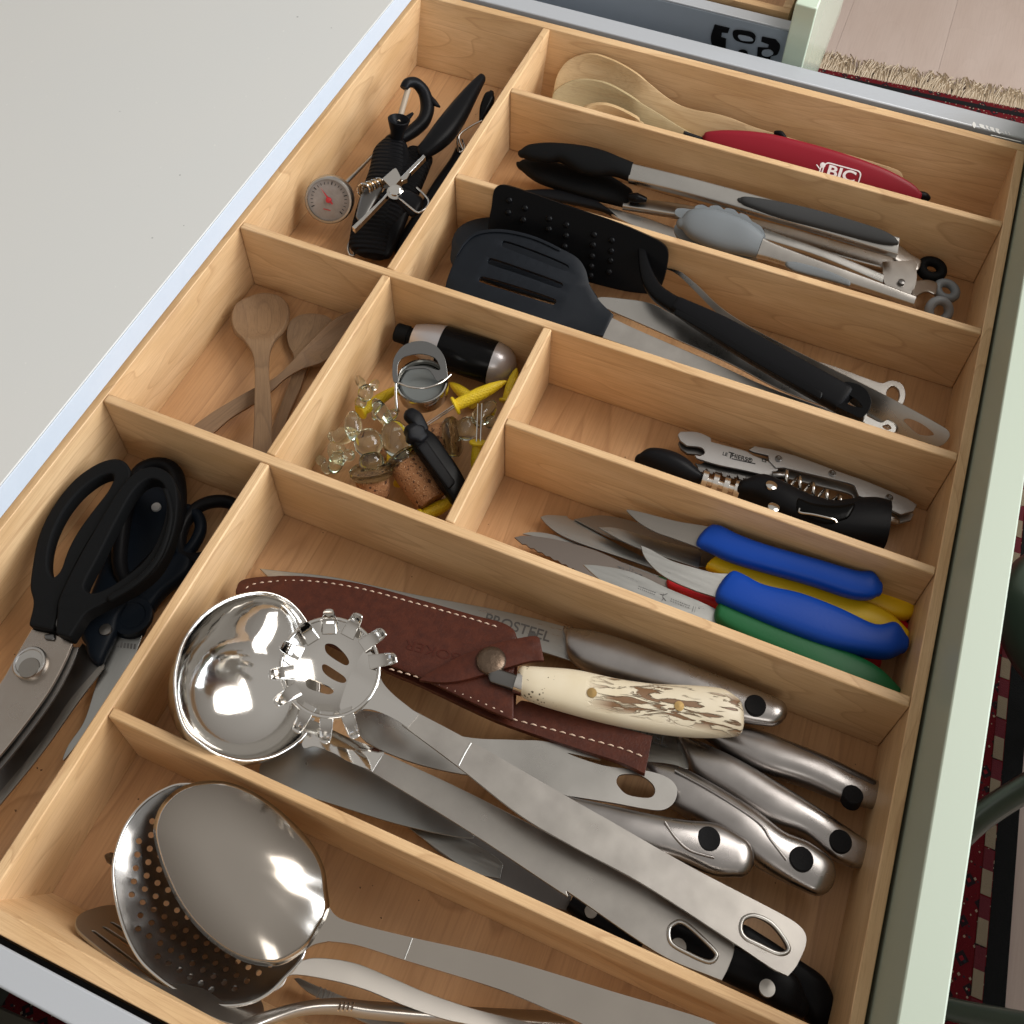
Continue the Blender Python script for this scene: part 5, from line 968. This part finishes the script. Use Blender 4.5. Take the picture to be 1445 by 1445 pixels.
sheet('handle',P,Q(ZL,[(560,60,1),(800,188),(1140,384),(1300,475)])+Q(ZM,[(140,494),(500,700),(870,893),(955,950),(976,1010),(940,1100),(902,1148,1),(830,1112),(640,985),(300,766)])+Q(ZL,[(1200,600),(980,470),(740,282),(520,118,1)]),STS,ps,holes=[Q(ZM,[(714,955),(726,918),(770,908),(830,938),(880,998),(896,1040),(862,1050),(780,1012),(730,986)])],t=.0022,bev=.0004)
tube('hole_rim',[P.M@Vector((*P.loc(*q(ZM,x,y)),0)) for x,y in ((709,955),(722,913),(771,902),(835,933),(887,996),(904,1042),(863,1057),(777,1018),(726,991))],.0011,STL,ps,closed=True,n=8)
tube('groove_line',[P.M@Vector((*P.loc(*q(ZL,x,y)),.0001)) for x,y in ((790,190),(765,232),(742,278))],.0005,CHR,ps,n=6)
# ================================================================ nearest compartment
BRN=mat('warm_satin_steel',(.36,.335,.305),.34,1,bump=.00002,nscale=60,rv=.06)
fs=thing('slotted_steel_turner','brownish steel slotted turner lowest in the nearest compartment with tip at left','turner')
P=pl3(U(*q(ZN,240,823),-.009),U(*q(ZN,500,985),-.0045),U(*q(ZN,400,610),-.042))
sheet('head',P,Q(ZN,[(80,668),(95,635),(150,608),(240,592),(420,610),(700,760),(870,1000),(880,1066),(860,1112),(700,1085),(500,985),(340,893),(240,823),(150,752),(92,700)]),BRN,fs,
  holes=[Q(ZN,[(150,704),(165,706),(420,895),(500,945),(480,945),(400,905)]),Q(ZN,[(196,688),(212,690),(400,810),(500,880),(480,880),(380,825)]),Q(ZN,[(228,668),(242,668),(400,765),(480,815),(460,812),(380,772)])],t=.0018,bev=.0004)
body('handle',P,pr_(ZO,[((-60,1110),(-50,1150),.003),((30,1072),(50,1112),.004),((190,1033),(200,1066),.005,.004),((330,1022),(340,1060),.006,.005),((460,1033),(460,1078),.006,.005),((700,1048),(700,1098),.006,.006),((1445,1088),(1445,1150),.006,.006),((1900,1150),(1890,1220),.006,.006)]),BRN,fs,e=.5,round0=False)
for x in (345,362,380,398): tube('notch_line',[P.M@Vector((*P.loc(*q(ZO,x+dx,y_),.0082),.0082)) for dx,y_ in ((4,1026),(0,1040),(-6,1058))],.0005,CHR,fs,n=6)
lk=thing('pale_table_fork_handle','pale notched steel handle crossing beneath the other handles','fork')
P=pl((*q(ZO,160,940),-.056),(*q(ZO,600,1113),-.056))
sheet('handle',P,Q(ZO,[(158,928,1),(180,925),(240,952),(330,988),(470,1045),(700,1150,1),(650,1180,1),(430,1100),(290,1022),(205,975)]),BLD,lk,t=.003,bev=.0005)
for x,y in ((262,965),(280,972),(298,980),(316,988)): tube('notch_line',[P.M@Vector((*P.loc(*q(ZO,x+dx,y+dy),.0002),.0002)) for dx,dy in ((6,-4),(0,14),(-12,42))],.0005,STL,lk,n=6)
sk=thing('skimmer','dark perforated steel skimmer bowl lying under the big serving spoon','skimmer')
P=pl((*q(ZN,240,460),-.006),(*q(ZN,960,900),-.014),-3)
rim=[(240,445),(258,345),(300,245),(370,160),(450,106),(530,80),(640,90),(760,140),(870,230),(960,340),(1020,450),(1055,560),(1070,680),(1045,810),(965,905),(900,968),(820,1008),(720,1021),(620,1006),(520,962),(430,900),(350,820),(290,705),(252,570)]
rp=[P.loc(*q(ZN,x,y)) for x,y in rim]; sc_c=sum(rp,Vector((0,0)))/len(rp)
def rad(x,y):
    # normalised radius towards the rim
    a=math.atan2(y-sc_c.y,x-sc_c.x); best=None
    for i in range(len(rp)):
        p=rp[i]-sc_c; q_=rp[(i+1)%len(rp)]-sc_c; dx,dy=math.cos(a),math.sin(a)
        den=dx*(q_.y-p.y)-dy*(q_.x-p.x)
        if abs(den)<1e-12: continue
        t=(p.x*(q_.y-p.y)-p.y*(q_.x-p.x))/den; u=(p.x*dy-p.y*dx)/den
        if t>0 and -.001<=u<=1.001: best=t
    return math.hypot(x-sc_c.x,y-sc_c.y)/(best or .05)
holes=[]; sp_=.0063
for i in range(-12,13):
    for j in range(-12,13):
        x=sc_c.x+(i+.5*(j%2))*sp_; y=sc_c.y+j*sp_*.87
        if rad(x,y)<.87: holes.append([(x+0.0015*math.cos(a),y+.0015*math.sin(a),1) for a in [k*math.pi/4 for k in range(8)]])
sheet('perforated_bowl',P,[(p.x,p.y) for p in rp],mat('dark_polished_steel',(.34,.34,.34),.2,1,nscale=60,rv=.05),sk,raw=True,rawholes=True,holes=holes,t=.0010,h=lambda x,y:-.016*max(0,1-rad(x,y)**2.0),step=.004,ang=50)
tube('rim',[P.M@Vector((p.x,p.y,0)) for p in rp],.0009,CHR,sk,closed=True,n=8,sub=5)
P=pl((*q(ZO,160,905),-.018),(*q(ZO,860,1060),-.040))
sheet('handle',P,Q(ZO,[(60,985),(110,925),(160,872),(240,843),(400,862),(560,925),(700,985),(900,1052),(1200,1130),(1180,1170),(900,1120),(760,1090),(600,1034),(450,972),(300,932),(150,912),(110,960)]),BRN,sk,t=.002,bev=.0004)
tube('hook_tip',[U(*q(ZN,208,383),-.050),U(*q(ZN,228,392),-.048),U(*q(ZN,250,405),-.045)],[.0008,.0028,.003],DST,sk)
bsn=thing('serving_spoon','large satin steel serving spoon on top of the skimmer','serving spoon')
P=pl((*q(ZN,450,300),.001),(*q(ZN,1150,700),-.008),0)
rim=[(420,300),(428,222),(460,160),(520,106),(600,79),(700,76),(800,106),(900,165),(1000,250),(1080,342),(1130,440),(1143,530),(1150,620),(1110,700),(1060,775),(970,833),(900,845),(800,826),(700,772),(600,682),(520,572),(455,430)]
rp=[P.loc(*q(ZN,x,y)) for x,y in rim]; sc_c=sum(rp,Vector((0,0)))/len(rp)
N=96; ro=spl([(p.x,p.y) for p in rp],True,6); ro=[ro[int(i*len(ro)/N)] for i in range(N)]
V=[];Fc=[];K=16
for k in range(K+1):
    rr=1-k/K; zz=.0125*(1-rr**2.3)+.001*(1-rr)
    for p in ro: V.append(Vector((sc_c.x+(p.x-sc_c.x)*rr,sc_c.y+(p.y-sc_c.y)*rr,zz)))
for k in range(K):
    for i in range(N): Fc.append((k*N+i,k*N+(i+1)%N,(k+1)*N+(i+1)%N,(k+1)*N+i))
SPN=mat('worn_polished_steel',(.45,.41,.365),.15,1,nscale=60,rv=.05)
o=mesh('bowl',V,Fc,SPN,bsn,M=P.M,solid=.0014,ang=180)
bm=bmesh.new(); bm.from_mesh(o.data); bmesh.ops.remove_doubles(bm,verts=bm.verts,dist=1e-5); bm.to_mesh(o.data); bm.free()
tube('rim',[P.M@Vector((p.x,p.y,0)) for p in ro[::4]],.0009,CHR,bsn,closed=True,n=8,sub=3)
P=pl((*q(ZN,1100,690),-.0065),(1000,1470,-.020))
sheet('handle',P,Q(ZN,[(1120,540,1),(1146,560),(1160,605),(1200,648),(1300,680)])+Q(ZO,[(640,760),(1000,842),(1445,976),(1900,1120),(1900,1220),(1500,1180),(1300,1095),(1240,1072),(1000,972),(610,852),(420,792),(300,775)])+Q(ZN,[(1150,748),(1090,762),(1040,795),(985,828,1),(1040,760),(1100,660)]),SPN,bsn,t=.0024,bev=.0006)
tube('groove_line',[P.M@Vector((*P.loc(*q(ZO,x,y)),.0001)) for x,y in ((640,762),(625,805),(608,848))],.0004,STL,bsn,n=6)
